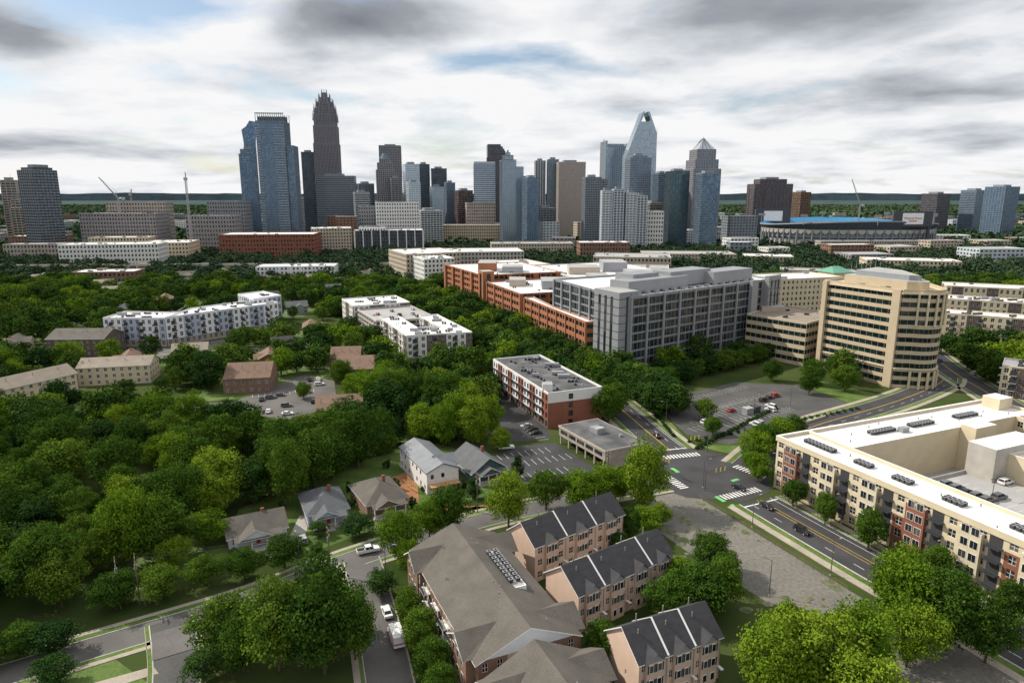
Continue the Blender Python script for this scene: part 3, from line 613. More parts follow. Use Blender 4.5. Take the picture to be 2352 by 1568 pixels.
bldg('apartment_building',[(-208.5,404),(-160,462),(-176,480),(-208.5,438)],17.4,4,3.6,dict(W=wl,**ap),roof='roof_white',units=22,parm='siding_white',bal=9)
bldg('apartment_building',[(-176.5,461),(-163,478),(-184,500),(-196,484)],20,4,3.6,dict(W=wl,**ap),roof='roof_white',units=4,parm='siding_white')
def garden(name,o,ang,L,W,he,hr,wall,roof,nf=2,shed=False):
    FOOT.append(rect(o,ang,L,W)); b=MB(); c=[(0,0),(L,0),(L,W),(0,W)]
    for i in range(4): p,q=c[i],c[(i+1)%4]; b.wall(p,q,0,he,max(3,round(math.dist(p,q)/3.6)),nf,ww=.4,sl=.25,hd=.8,W=wall,F='trim_white',mull=1,dep=.15)
    if shed:
        for x0,x1,s_ in ((0,L/2-.01,1),(L/2+.01,L,-1)):
            b.poly([(x0,-.4,he+.1),(x1,-.4,he+.1),(x1,W*.6,hr),(x0,W*.6,hr)],roof); b.poly([(x1,W+.4,he+.1),(x0,W+.4,he+.1),(x0,W*.6,hr-1),(x1,W*.6,hr-1)],roof)
            b.poly([(x0,W*.6,hr-1),(x1,W*.6,hr-1),(x1,W*.6,hr),(x0,W*.6,hr)],wall); b.poly([(x0,0,he),(x0,W,he),(x0,W*.6,hr)],wall); b.poly([(x1,0,he),(x1,W,he),(x1,W*.6,hr)],wall)
    else: b.gable(0,L,0,W,he,hr,roof,wall,.5)
    for k in range(4): x=L*(k+.5)/4; b.cyl(x,W*.3,he,hr+.2,.15,.15,'metal_grey')
    at(b,name,o,ang)
garden('brick_house',(-133,303),10,21,20,7,12,'brick_brown','shingle_brown',2,True)
garden('brick_house',(-78,258),14,19,18,6,9.5,'brick_brown','shingle_brown',2,True)
garden('brick_house',(-86,320),8,19,22,7,11,'brick_brown','shingle_brown',2,True)
garden('brick_house',(-95,345),8,16,16,7,11,'brick_brown','shingle_brown',2,True)
garden('garden_apartments',(-208,316),12,32,16,9,12,'cream','shingle_tan',3)
garden('garden_apartments',(-222,268),64,44,14,9,12.5,'cream','shingle_tan',3)
garden('garden_apartments',(-264,378),2,32,22,10,14,'brick_dark','shingle_grey',3)

mid=[(-344,965,129,60,35,6,6,'brick_red','roof_white','brick_apartment_block'),
(-272,1040,59,50,40,8,15,'tan','roof_white','apartment_block'),(-188,1055,104,50,36,7,10,'tower_dark','roof_white','apartment_block'),(-215,1062,40,60,40,7,10,'stucco_white','roof_grey','apartment_block'),
(-78,1290,160,40,34,6,4,'beige','roof_grey','apartment_block'),(-60,1350,56,40,74,12,8,'stone_tan','roof_grey','office_block'),
(-511,870,117,40,28,5,10,'stucco_white','roof_white','apartment_block'),(-470,930,60,60,26,5,10,'cream','roof_white','apartment_block'),(-236,745,83,30,13,3,8,'siding_white','roof_white','modern_white_building'),
(-125,745,70,60,29,6,-65,'tan','roof_white','parking_structure'),(-97,700,48,32,27,6,-66,'stucco_white','roof_white','apartment_block'),(-60,800,150,60,24,5,8,'concrete','roof_white','warehouse_building'),
(284,1285,155,40,25,5,-3,'siding_white','roof_white','apartment_block'),(235,905,120,50,13,3,-5,'tan','roof_grey','warehouse_building'),(140,800,90,60,18,3,-10,'tan','roof_grey','warehouse_building'),(330,880,60,40,12,2,-15,'tan','roof_white','warehouse_building'),
(-592,1040,110,50,62,11,4,'tower_tan','roof_grey','office_block'),(-592,1095,90,30,78,13,4,'stone_tan','roof_grey','office_block'),(-462,1060,72,40,58,9,6,'tower_tan','roof_grey','apartment_block'),(-493,1200,64,40,78,12,6,'siding_grey','roof_grey','office_block'),
(-189,1150,70,40,77,13,12,'stucco_white','roof_grey','office_block'),(-240,1180,40,40,70,11,12,'siding_grey','roof_grey','office_block'),
(220,1120,50,40,63,9,-4,'stucco_white','roof_grey','office_block'),(390,1250,90,40,32,4,-5,'stucco_white','roof_white','office_block'),
(340,700,120,30,12,2,-20,'tan','roof_grey','warehouse_building'),(470,800,100,40,14,3,-15,'cream','roof_white','warehouse_building'),(-420,700,60,30,12,2,8,'brick_brown','roof_white','warehouse_building'),
(-640,930,90,30,24,4,8,'stone_tan','roof_grey','apartment_block'),(-700,1010,70,40,30,6,8,'brick_brown','roof_white','apartment_block'),(-560,980,80,30,30,5,8,'cream','roof_white','apartment_block'),(30,1000,120,40,20,4,4,'tan','roof_grey','warehouse_building'),(130,960,70,40,24,4,2,'brick_brown','roof_white','warehouse_building'),(260,650,90,30,11,2,-20,'stucco_white','roof_white','warehouse_building'),
(620,1120,240,20,16,3,3,'concrete','roof_grey','parking_structure'),(-10,690,60,40,22,5,-66,'tan','roof_white','office_block'),(120,700,80,40,16,3,-12,'cream','roof_grey','warehouse_building')]
for (x,y,w,d,h,nf,ang,wl_,rf,nm) in mid:
    p=rect(fr((x,y),ang,-w/2,0),ang,w,d)
    bldg(nm,p,h,nf,4.2,dict(ww=.5,sl=.3,hd=.82,W=wl_,G='glass'),roof=rf,units=10,parm=wl_,fin=(12.6,1.4,.6,'trim_white') if wl_ in('tower_dark','siding_white') else None)
b=MB(); b.box(-330,330,-5,5,7,8.2,'concrete'); b.box(-330,330,-5.2,-4.9,8.2,9.2,'concrete'); b.box(-330,330,4.9,5.2,8.2,9.2,'concrete')
for k in range(23): b.box(-325+k*29,-323+k*29,-3,3,0,7,'concrete')
b.build('railway_viaduct',(-420,815,0),.06)

# ------------------------------------------------------------------ towers
def section(b,x0,x1,y0,y1,z0,z1,g,bm,fm=None,fh=4.,bf=.35,fs=6.,fw=.8,pr=.25,top='roof_grey'):
    b.box(x0,x1,y0,y1,z0,z1,g,top)
    n=max(1,round((z1-z0)/fh)); f=(z1-z0)/n
    if bf>0:
        for k in range(n): b.box(x0-pr,x1+pr,y0-pr,y1+pr,z0+k*f,z0+k*f+f*bf,bm,bm,True)
    b.box(x0-pr-.1,x1+pr+.1,y0-pr-.1,y1+pr+.1,z1-.9,z1+.5,bm,top)
    if fm:
        q=pr+.18
        for (a,c,ax) in ((x0,x1,0),(y0,y1,1)):
            m=max(1,round((c-a)/fs))
            for k in range(m+1):
                t=a+(c-a)*k/m
                if ax==0: b.box(t-fw/2,t+fw/2,y0-q,y0-.01,z0,z1,fm); b.box(t-fw/2,t+fw/2,y1+.01,y1+q,z0,z1,fm)
                else: b.box(x0-q,x0-.01,t-fw/2,t+fw/2,z0,z1,fm); b.box(x1+.01,x1+q,t-fw/2,t+fw/2,z0,z1,fm)
def tower(name,x,y,w,secs,g,bm,fm=None,ang=20,extra=None,**k):
    b=MB(); L=w/1.28
    for (fx0,fx1,fy0,fy1,z0,z1) in secs: section(b,(fx0-.5)*L,(fx1-.5)*L,fy0*L,fy1*L,z0,z1,g,bm,fm,**k)
    z=max(q[5] for q in secs); s0=[q for q in secs if q[5]==z][0]
    if not extra and L>14:
        a0,a1=(s0[0]-.5)*L,(s0[1]-.5)*L; m_=(a0+a1)/2; d=(a1-a0)*.28; ym=(s0[2]+s0[3])/2*L
        b.box(m_-d,m_+d*.7,ym-d,ym+d,z+.5,z+4.5,'tower_grey','roof_grey'); b.cyl(m_+d*.3,ym,z+4.5,z+10,.25,.1,'metal_grey',5)
    if extra: extra(b,L)
    FOOT.append([(x-w/2,y),(x+w/2,y),(x+w/2,y+w),(x-w/2,y+w)])
    a=math.radians(ang)
    return b.build(name,(x+math.sin(a)*L/2,y,0),a)
F1=lambda h:[(0,1,0,1,0,h)]
def roofbox(h,e=6,m='tower_grey'): return lambda b,L: b.box(-L*.25,L*.25,L*.25,L*.75,h,h+e,m)
tower('office_tower',-795,1100,26,F1(112),'glass','stone_tan','stone_tan')
tower('office_tower',-768,1085,45,[(0,1,0,1,0,70),(0,.5,.2,1,70,82)],'glass','stone_tan','stone_tan')
tower('residential_tower',-686,1000,44,F1(124),'tg_dark','tower_grey','tower_dark',extra=lambda b,L:(b.box(-L*.4,L*.4,L*.1,L*.9,124,128,'tower_dark'),b.box(-L*.1,L*.3,L*.2,L*.8,128,132,'tower_grey')),ang=-25,bf=.4,fs=5)
tower('glass_tower',-473,1250,36,[(0,1,0,1,0,160),(.1,1,0,1,160,168)],'tg_blue','tower_blue','tower_grey',bf=.3,fs=4,fw=.4)
def flare(b,L):
    pts=[(-L/2,200),(L/2,200),(L*.62,228),(L*.62,250),(L*.1,252),(-L*.2,240),(-L*.62,232)]
    b.poly([(x,0,z) for x,z in pts],'tg_blue'); b.poly([(x,L,z) for x,z in pts[::-1]],'tg_blue')
    for i in range(len(pts)): p,q=pts[i],pts[(i+1)%len(pts)]; b.poly([(p[0],L,p[1]),(p[0],0,p[1]),(q[0],0,q[1]),(q[0],L,q[1])],'tower_blue')
tower('flared_glass_tower',-596,1600,32,F1(200),'tg_blue','tower_blue','tower_grey',extra=flare,bf=.3,fs=4,fw=.5)
def comb(b,L):
    for k in range(14): x=-L/2+L*k/13; b.box(x-.4,x+.4,0,1,206,219,'tower_grey'); b.box(x-.4,x+.4,L-1,L,206,219,'tower_grey')
    b.box(-L/2,L/2,0,1,217,218.5,'tower_grey'); b.box(-L/2,L/2,L*.3,L*.7,206,214,'tower_dark')
    for k in range(48): z=6+k*4.1; b.box(-L*.5-1.3,-L*.5+6,-1.8,-.3,z,z+.6,'tower_white'); b.box(L*.12,L*.5,-1.8,-.3,z,z+.6,'tower_white')
tower('residential_glass_tower',-393,1150,56,[(0,1,0,1,0,206),(1.0,1.28,.1,.9,0,168)],'tg_blue','tower_blue','tower_grey',ang=5,extra=comb,bf=.22,fs=3.4,fw=.5)
tower('glass_tower',-436,1500,34,F1(178),'tg_dark','tower_dark',ang=8)
def crown(b,L):
    for (f,z0,h) in ((.47,252,14),(.42,268,12),(.33,280,12),(.22,290,12),(.10,298,13)):
        n=5 if f>.2 else 3
        for i in range(n):
            t=-f*L+2*f*L*i/(n-1)
            for (px,py) in ((t,L/2-f*L),(t,L/2+f*L),(-f*L,L/2+t),(f*L,L/2+t)): b.cyl(px,py,z0-10,z0+h*.75,.9,.15,'tower_grey',4)
tower('spired_stone_tower',-398,1500,64,[(0,1,0,1,0,196),(.03,.97,.03,.97,196,232),(.07,.93,.07,.93,232,256),(.13,.87,.13,.87,256,268),(.2,.8,.2,.8,268,280),(.3,.7,.3,.7,280,290),(.4,.6,.4,.6,290,300)],'tg_dark','tower_pink','tower_pink',ang=8,extra=crown,bf=.25,fs=3,fw=1.4)
tower('office_block',-345,1350,92,[(0,1,0,.6,0,125)],'tg_dark','tower_grey',ang=8,bf=.5)
tower('office_block',-307,1450,40,F1(112),'tg_dark','tower_grey','tower_grey'); tower('office_block',-283,1300,34,F1(94),'glass','tower_white','tower_grey')
tower('stone_tower',-297,1700,66,F1(205),'tg_dark','tower_tan','tower_tan',ang=8,bf=.4,fs=4,fw=1.2,extra=roofbox(205,4))
def cup(b,L):
    b.cyl(0,L/2,160,171,L*.28,L*.1,'tower_blue',12)
    for sx in(-1,1): b.cyl(sx*L*.3,L*.2,150,160,2,.2,'tower_tan',6)
tower('domed_stone_tower',-256,1400,44,[(0,1,0,1,0,138),(.08,.92,.08,.92,138,152),(.2,.8,.2,.8,152,160)],'tg_dark','tower_tan','tower_tan',ang=12,extra=cup,bf=.3,fs=4,fw=1.4)
tower('office_tower',-232,1385,26,F1(122),'tg_dark','tower_tan','tower_tan'); tower('office_tower',-203,1400,36,F1(149),'tg_light','tower_white',None,bf=.35); tower('office_tower',-190,1500,28,F1(153),'tg_dark','tower_dark')
tower('office_tower',-185,1300,28,F1(112),'tg_light','tower_white','tower_white',fs=4)
tower('office_tower',-158,1500,42,F1(144),'tg_dark','tower_dark',ang=8,bf=.4); tower('office_tower',-150,1380,30,F1(105),'tg_light','tower_grey'); tower('office_tower',-130,1450,24,F1(114),'tg_blue','tower_grey')
tower('office_block',-98,1400,38,F1(98),'glass','tower_brown','tower_brown'); tower('office_tower',-56,1400,54,F1(150),'tg_blue','tower_white','tower_grey',ang=4,bf=.45,fs=5,extra=lambda b,L:b.box(-L*.5,L*.5,0,L,151,154,'tower_white'))
def rnd(b,L):
    for k in range(6):
        b.box(-L*.5,L*(.5-.012*k*k),0,L,178+k*5,183+k*5,'tg_dark'); b.box(-L*.5-.3,L*(.5-.012*k*k)+.3,-.3,L+.3,178+k*5,179.5+k*5,'tower_brown')
tower('rounded_office_tower',-38,1700,58,F1(178),'tg_dark','tower_brown','tower_brown',ang=5,extra=rnd)
tower('stepped_glass_tower',2,1250,56,[(0,.55,0,1,0,150),(.1,.45,.1,.8,150,158),(.2,.35,.3,.6,158,163),(.55,.85,0,.9,0,138),(.85,1.15,0,.8,0,122)],'tg_light','tower_blue','tower_grey',ang=8,bf=.25,fs=3.5,fw=.5)
tower('glass_tower',32,1200,28,F1(118),'tg_blue','tower_blue','tower_grey',bf=.2,fs=4,fw=.4)
tower('office_tower',58,1450,26,F1(158),'tg_dark','tower_tan','tower_white',ang=4,fs=5,fw=1.5); tower('office_tower',84,1440,28,F1(160),'tg_green','tower_grey','tower_grey',ang=4,fs=4)
tower('stone_tower',118,1400,68,F1(153),'stone_tan','tower_stone','tower_stone',ang=4,bf=.15,fs=2.2,fw=.9)
tower('residential_tower',143,1200,46,[(0,.75,0,1,0,119),(.75,1.1,.1,.9,0,116)],'tg_dark','tower_grey','tower_grey',ang=3,fs=3,bf=.4)
tower('glass_tower',238,1600,74,[(0,1,0,1,0,196),(0,.06,0,1,196,208),(.94,1,0,1,196,204),(.06,.94,.94,1,196,205)],'tg_light','tower_grey','tower_white',ang=5,bf=.15,fs=5,fw=.5)
b=MB(); D=44
def xl(z): return -33 if z<170 else -33+(z-170)/92*33
def xr(z): return 33-(z/217)*3 if z<217 else 30-(z-217)/45*18
def pan(a0,a1,c0,c1,m,y0,y1,za,zb):
    b.poly([(a0,y0,za),(a1,y0,za),(c1,y0,zb),(c0,y0,zb)],m); b.poly([(a1,y1,za),(a0,y1,za),(c0,y1,zb),(c1,y1,zb)],m)
    b.poly([(a0,y1,za),(a0,y0,za),(c0,y0,zb),(c0,y1,zb)],m); b.poly([(a1,y0,za),(a1,y1,za),(c1,y1,zb),(c1,y0,zb)],m); b.poly([(c0,y0,zb),(c1,y0,zb),(c1,y1,zb),(c0,y1,zb)],m)
z=0
while z<258:
    x0,x1=xl(z),xr(z); x0b,x1b=xl(z+4),xr(z+4)
    hole=z>236 and x1-x0>12
    if hole: pan(x0,x0+4,x0b,x0b+4,'tg_light',0,D,z,z+4); pan(x1-4,x1,x1b-4,x1b,'tg_light',0,D,z,z+4)
    else: pan(x0,x1,x0b,x1b,'tg_light',0,D,z,z+4); pan(x0-.2,x1+.2,x0-.2,x1+.2,'tower_white',-.25,D+.25,z,z+.7)
    z+=4
for k in range(13): x=-30+k*5; b.box(x-.25,x+.25,-.5,-.01,0,min(228,170+(x+33)/33*92 if x<0 else 228),'tower_white')
FOOT.append([(240,1500),(310,1500),(310,1560),(240,1560)]); b.build('slanted_crown_tower',(276,1500,0),.03)
tower('residential_tower',236,1300,50,[(0,1,0,1,0,156),(.15,.85,.2,.8,156,160)],'tg_blue','tower_grey','tower_grey',ang=5,bf=.4,fs=4)
for k,(x,h) in enumerate(((150,96),(168,98),(188,93),(205,88))): tower('striped_residential_tower',x,1100,20,F1(h),'tg_dark' if k%2 else 'glass','tower_white','tower_white',ang=4,bf=.35 if k%2 else .6,fs=5,fw=1.6)
tower('office_tower',303,1420,30,F1(132),'tg_dark','tower_blue'); tower('glass_tower',286,1200,42,F1(129),'tg_green','tower_dark','tower_dark',ang=4,bf=.15,fs=5,fw=.3); tower('glass_tower',325,1150,38,F1(124),'tg_blue','tower_grey','tower_grey',ang=4,bf=.12,fs=4,fw=.3)
tower('office_block',255,1250,34,F1(75),'glass','stone_tan')
def pyr(b,L):
    h=L*.33; c=[(-h,L/2-h),(h,L/2-h),(h,L/2+h),(-h,L/2+h)]; 
    for i in range(4): p,q=c[i],c[(i+1)%4]; b.poly([(*p,178),(*q,178),(0,L/2,202)],'tower_white')
    for i in range(4):
        p,q=c[i],c[(i+1)%4]
        for t in (.25,.5,.75): x,y=p[0]+(q[0]-p[0])*t,p[1]+(q[1]-p[1])*t; b.beam((x,y,178.3),(x*.1,L/2+(y-L/2)*.1,200),.35,'tower_dark')
    b.cyl(0,L/2,201,206,.3,.1,'tower_white',5)
tower('pyramid_roof_tower',385,1400,72,[(0,1,0,1,0,140),(.08,.92,.08,.92,140,158),(.16,.84,.16,.84,158,178)],'tg_blue','tower_tan','tower_tan',ang=8,extra=pyr,bf=.3,fs=5,fw=1.8)
tower('brick_glass_office_block',559,1500,105,[(0,1,0,.5,0,112),(.15,.85,.05,.45,112,122),(-.02,.25,-.03,.3,0,104)],'tg_dark','tower_brown','tower_brown',ang=3,bf=.3,fs=8,fw=2)
tower('brick_office_block',752,1800,42,F1(96),'glass','brick_brown','brick_brown'); tower('office_block',1015,1650,54,F1(92),'tg_dark','tower_brown'); tower('office_block',1104,1650,50,F1(100),'tg_blue','tower_grey'); tower('office_block',1052,1480,56,F1(106),'tg_blue','tower_blue','tower_grey')
tower('office_block',-430,1330,60,F1(85),'tg_dark','tower_white'); tower('office_block',-150,1240,50,F1(62),'glass','tower_white','tower_white'); tower('office_block',60,1260,40,F1(66),'glass','tower_grey','tower_grey')

b=MB(); n=64; FOOT.append([(475,1180),(790,1180),(790,1400),(475,1400)])
prof=[(1,0,'tower_dark'),(1,14,'concrete'),(1.02,16,'tower_dark'),(1.0,28,'tower_grey'),(1.06,40,'tower_dark'),(1.05,42,'tower_grey'),(.93,35,'blue_seat'),(.82,27,'tower_grey'),(.5,3,'tower_grey'),(0.01,2.9,'lawn')]
def pt(a,r,z): return (150*r*math.cos(a),100*r*math.sin(a),z*(1 if z<28 else (1-.10*math.cos(2*a))))
for k in range(n):
    a0,a1=2*math.pi*k/n,2*math.pi*(k+1)/n
    for i in range(len(prof)-1):
        r0,z0,_=prof[i];r1,z1,m=prof[i+1]
        b.poly([pt(a0,r0,z0),pt(a1,r0,z0),pt(a1,r1,z1),pt(a0,r1,z1)],m)
    p=pt(a0,1.03,0); b.box(p[0]-1.2,p[0]+1.2,p[1]-1.2,p[1]+1.2,0,31,'tower_grey')
    q0,q1=pt(a0,1.035,0),pt(a1,1.035,0)
    for j in range(5):
        t0,t1=j/5,(j+1)/5; h0,h1=22+6*(1-math.sin(math.pi*t0)),22+6*(1-math.sin(math.pi*t1))
        b.poly([(q0[0]+(q1[0]-q0[0])*t0,q0[1]+(q1[1]-q0[1])*t0,h0),(q0[0]+(q1[0]-q0[0])*t1,q0[1]+(q1[1]-q0[1])*t1,h1),(q0[0]+(q1[0]-q0[0])*t1,q0[1]+(q1[1]-q0[1])*t1,30),(q0[0]+(q1[0]-q0[0])*t0,q0[1]+(q1[1]-q0[1])*t0,30)],'concrete')
    if k%8==0: q=pt(a0,1.07,44); b.cyl(q[0],q[1],38,54,.8,.5,'metal_grey',5); b.box(q[0]-6,q[0]+6,q[1]-.5,q[1]+.5,52,56,'metal_grey')
for (x,y) in ((64,-96),(-118,60)): 
    b.box(x-34,x+34,y-3,y+3,36,62,'tower_dark','tower_dark'); b.box(x-18,x+18,y-3.3,y-3,40,59,'screen')
    for q in (-30,30): b.box(x+q-2,x+q+2,y-2,y+2,0,36,'tower_dark')
b.build('football_stadium',(625,1290,0),0)
def text(body,loc,size,m,rot=(math.radians(90),0,0),name='sign_text'):
    c=bpy.data.curves.new(name,'FONT'); c.body=body; c.size=size; c.align_x='CENTER'; c.materials.append(M[m]); c.extrude=.05
    o=bpy.data.objects.new(name,c); COL.objects.link(o); o.location=loc; o.rotation_euler=rot
text('Piedmont Mutual\nStadium',(689,1190.3,49),4.4,'red_paint',name='stadium_sign_text')

def crane(x,y,h,jx,jz,m='metal_grey'):
    b=MB(); r=1.0
    for sx in(-1,1):
        for sy in(-1,1): b.beam((sx*r,sy*r,0),(sx*r,sy*r,h),.22,m)
    z=0;s_=1
    while z<h-3: b.beam((-r*s_,-r,z),(r*s_,-r,z+3),.15,m); b.beam((-r,r*s_,z),(-r,-r*s_,z+3),.15,m); z+=3;s_=-s_
    b.beam((0,-.8,h),(jx,-.8,h+jz),.3,m); b.beam((0,.8,h),(jx,.8,h+jz),.3,m); b.beam((0,0,h+2),(jx,0,h+jz+.5),.25,m); b.beam((0,0,h),(-jx*.3,0,h+1),.6,m); b.box(-jx*.3-2,-jx*.3+2,-2,2,h-2,h+2,'concrete'); b.beam((0,0,h+10),(jx,0,h+jz),.12,m); b.beam((0,0,h),(-abs(jx)*.1,0,h+10),.3,m)
    b.build('tower_crane',(x,y,0))
crane(-610,1080,84,-26,32); crane(-470,1010,112,0.5,8); crane(660,1320,70,-20,48); crane(-710,1300,90,3,10)

def clearf(x,y,m):
    for p in FOOT:
        if min(q[0] for q in p)-m<x<max(q[0] for q in p)+m and min(q[1] for q in p)-m<y<max(q[1] for q in p)+m: return False
    return True
cnt=0
for t in range(3000):
    if cnt>=190: break
    y=U(850,2600); x=U(-.78*y,.78*y); w=U(25,70); d=U(20,45); 
    if y<1080 and not(-560<x<-380 or 300<x<700): continue
    if not clearf(x,y,w*.6): continue
    central=abs(x)<430
    h=U(25,60) if central and y>1150 else U(9,24)
    wl_=random.choice(['stucco_white','tan','tower_grey','brick_brown','tower_tan','tower_white','brick_brown','siding_grey','tower_grey']); nf=max(2,int(h/4.5))
    bldg('low_rise_building',rect((x-w/2,y),random.choice([5,12,-6]),w,d),h,nf,6,dict(ww=.55,sl=.35,hd=.8,W=wl_,G='glass'),roof=random.choice(['roof_white','roof_grey','roof_grey','roof_grey']),parm=wl_); cnt+=1
def hm(k):
    b=MB(); W,D=random.choice([(11,9),(13,9),(10,12),(16,10)]); he=U(3.4,6); wl_=random.choice(['siding_white','brick_red','cream','siding_grey','brick_brown']); rf=['shingle_grey','shingle_tan','shingle_brown','shingle_blue','shingle_grey','shingle_dark'][k]
    c=[(-W/2,-D/2),(W/2,-D/2),(W/2,D/2),(-W/2,D/2)]
    for i in range(4): p,q=c[i],c[(i+1)%4]; b.wall(p,q,0,he,4,1 if he<4.5 else 2,ww=.4,W=wl_,F='trim_white',dep=.1)
    b.gable(-W/2,W/2,-D/2,D/2,he,he+2.6,rf,wl_,.5); b.gable(-W*.1,W*.35,-D/2-2,D*.1,he-.3,he+1.5,rf,wl_,.3,'y'); b.box(-W*.08,W*.33,-D/2-1.9,-D/2-.01,0,he-.3,wl_); b.box(-W*.3,-W*.3+.8,0,.8,he,he+3.4,'brick_red')
    return b.build('house',mesh=True)
HMS=[hm(k) for k in range(6)]
cnt=0
for t in range(1400):
    if cnt>58: break
    y=U(330,840); x=U(-.8*y,-130) if R()<.7 else U(260,.8*y)
    if x>0 and y<520: continue
    if not clearf(x,y,14): continue
    if any(math.dist(q,(x,y))<14 for pts,c in ROADS for q in pts[::2]): continue
    cnt+=1; a=random.choice([20,110,22,-70])+U(-4,4); s_=U(.95,1.2); obj('house',random.choice(HMS),(x,y,0),math.radians(a),None,(s_,s_,s_))
    FOOT.append([(x-8,y-13),(x+8,y-13),(x+8,y+7),(x-8,y+7)])
    g=U(10,16); patch('lawn',[(x-g,y-g*1.2),(x+g*.8,y-g*1.3),(x+g,y+g*.6),(x-g*.7,y+g*.8)],'lawn',.006+.0002*cnt)

# ------------------------------------------------------------------ trees
def tree_mesh(name,seed,H,Rr,ncl,nlf,ls,lm,trunk=True,cone=False,low=.18,cr=(.16,.32)):
    r=np.random.default_rng(seed)
    cz=H*(low+1)/2; rz=H*(1-low)/2
    th=r.uniform(0,2*np.pi,ncl); cu=r.uniform(-1,1,ncl); rad=r.uniform(.3,1,ncl)**.5
    lob=1+.24*np.sin(th*2+r.uniform(0,6))+.16*np.sin(th*3+r.uniform(0,6))
    s=np.sqrt(1-cu**2); rc=Rr*r.uniform(cr[0],cr[1],ncl)
    if cone: s=s*(1-.45*(cu+1)/2)
    C=np.stack([np.cos(th)*s*rad*(Rr-rc*.7)*lob,np.sin(th)*s*rad*(Rr-rc*.7)*lob,cz+cu*rad*(rz-rc*.6)*(1+.12*np.sin(th*2+3))],1)
    N=ncl*nlf; ci=np.repeat(np.arange(ncl),nlf)
    d=r.normal(size=(N,3)); d[:,2]+=.25; d/=np.linalg.norm(d,axis=1)[:,None]
    P=C[ci]+d*(rc[ci]*r.uniform(.65,1.25,N))[:,None]*np.array([1.15,1.15,.8])
    nr=d*1.0+r.normal(size=(N,3))*.6; nr[:,2]+=.3; nr/=np.linalg.norm(nr,axis=1)[:,None]
    t=np.cross(nr,r.normal(size=(N,3))); t/=np.linalg.norm(t,axis=1)[:,None]; u=np.cross(nr,t)
    sz=(ls*r.uniform(.5,1.25,N))[:,None]*.5
    Q=np.stack([P-t*sz*1.2,P-u*sz*.8,P+t*sz*1.2,P+u*sz*.8],1).reshape(-1,3)
    tint=np.clip(r.uniform(0,1,ncl)[ci]*.6+r.uniform(0,.4,N),0,1)
    nv=[]
    if trunk:
        def tube(a,b,r0,r1):
            a=np.array(a,float);b=np.array(b,float);dd=(b-a)/np.linalg.norm(b-a);x=np.cross(dd,[.3,.9,.1]);x/=np.linalg.norm(x);y=np.cross(dd,x)
            rg=[[c+(x*math.cos(k*math.pi/3)+y*math.sin(k*math.pi/3))*rr for k in range(6)] for c,rr in((a,r0),(b,r1))]
            for k in range(6): nv.extend([rg[0][k],rg[0][(k+1)%6],rg[1][(k+1)%6],rg[1][k]])
        tr=H*.022; mid=(r.normal()*.2,r.normal()*.2,H*.38); tube((0,0,-.3),mid,tr,tr*.7); tube(mid,(mid[0]*2,mid[1]*2,H*.75),tr*.7,tr*.25)
        for k in r.choice(ncl,min(ncl,9),replace=False): tube((mid[0],mid[1],H*r.uniform(.22,.45)),C[k],tr*.4,tr*.1)
    nf_=len(nv)//4
    A=np.concatenate([np.array(nv).reshape(-1,3),Q]) if nv else Q
    n=len(A)//4; me=bpy.data.meshes.new(name); me.vertices.add(n*4); me.vertices.foreach_set('co',A.astype(np.float32).ravel())
    me.loops.add(n*4); me.loops.foreach_set('vertex_index',np.arange(n*4,dtype=np.int32)); me.polygons.add(n)
    me.polygons.foreach_set('loop_start',np.arange(0,n*4,4,dtype=np.int32)); 
    mi=np.ones(n,dtype=np.int32); mi[:nf_]=0
    me.materials.append(M['bark']); me.materials.append(M[lm]); me.polygons.foreach_set('material_index',mi)
    at_=me.attributes.new('tint','FLOAT','FACE'); at_.data.foreach_set('value',np.concatenate([np.zeros(nf_),tint]).astype(np.float32))
    me.update(calc_edges=True); return me
NEAR=[tree_mesh('tree_near',k,14,6,105,110,.44,'leaf',low=.1) for k in range(5)]
BRI=[tree_mesh('tree_bright',20+k,14,6,100,105,.44,'leaf_bright',low=.08) for k in range(3)]
DRK=[tree_mesh('tree_dark',30+k,12,4.5,60,110,.42,'leaf_dark',low=.08) for k in range(2)]
CON=[tree_mesh('tree_cone',40,12,4,50,130,.4,'leaf_dark',cone=True,low=.05)]
MID=[tree_mesh('tree_mid',50+k,14,6,50,46,.8,'leaf_mid',low=.06,cr=(.2,.34)) for k in range(4)]+[tree_mesh('tree_midb',60,14,6,50,46,.8,'leaf_bright',low=.06,cr=(.2,.34)),tree_mesh('tree_midd',61,14,6,50,46,.8,'leaf_dark',low=.06,cr=(.2,.34))]
FAR=[tree_mesh('tree_far',70+k,13,6.5,14,18,2.2,'leaf_far_hazed',trunk=False,low=0,cr=(.25,.4)) for k in range(3)]
BUSH=[tree_mesh('bush',80+k,2.4,1.5,16,80,.28,'leaf_dark',trunk=False,low=0) for k in range(2)]
def tree(x,y,W,H,kind='n',name=None,par=None):
    L_={'n':NEAR,'b':BRI,'d':DRK,'c':CON,'m':MID,'f':FAR,'s':BUSH}[kind]; me=random.choice(L_)
    bR={'n':6,'b':6,'d':4.5,'c':4,'m':6,'f':6.5,'s':1.5}[kind]; bH={'n':14,'b':14,'d':12,'c':12,'m':14,'f':13,'s':2.4}[kind]
    return obj(name or {'n':'oak_tree','b':'maple_tree','d':'evergreen_oak_tree','c':'holly_tree','m':'oak_tree','f':'oak_tree','s':'shrub'}[kind],me,(x,y,0),U(0,6.28),par,(W/2/bR*U(.9,1.1),W/2/bR*U(.9,1.1),H/bH))
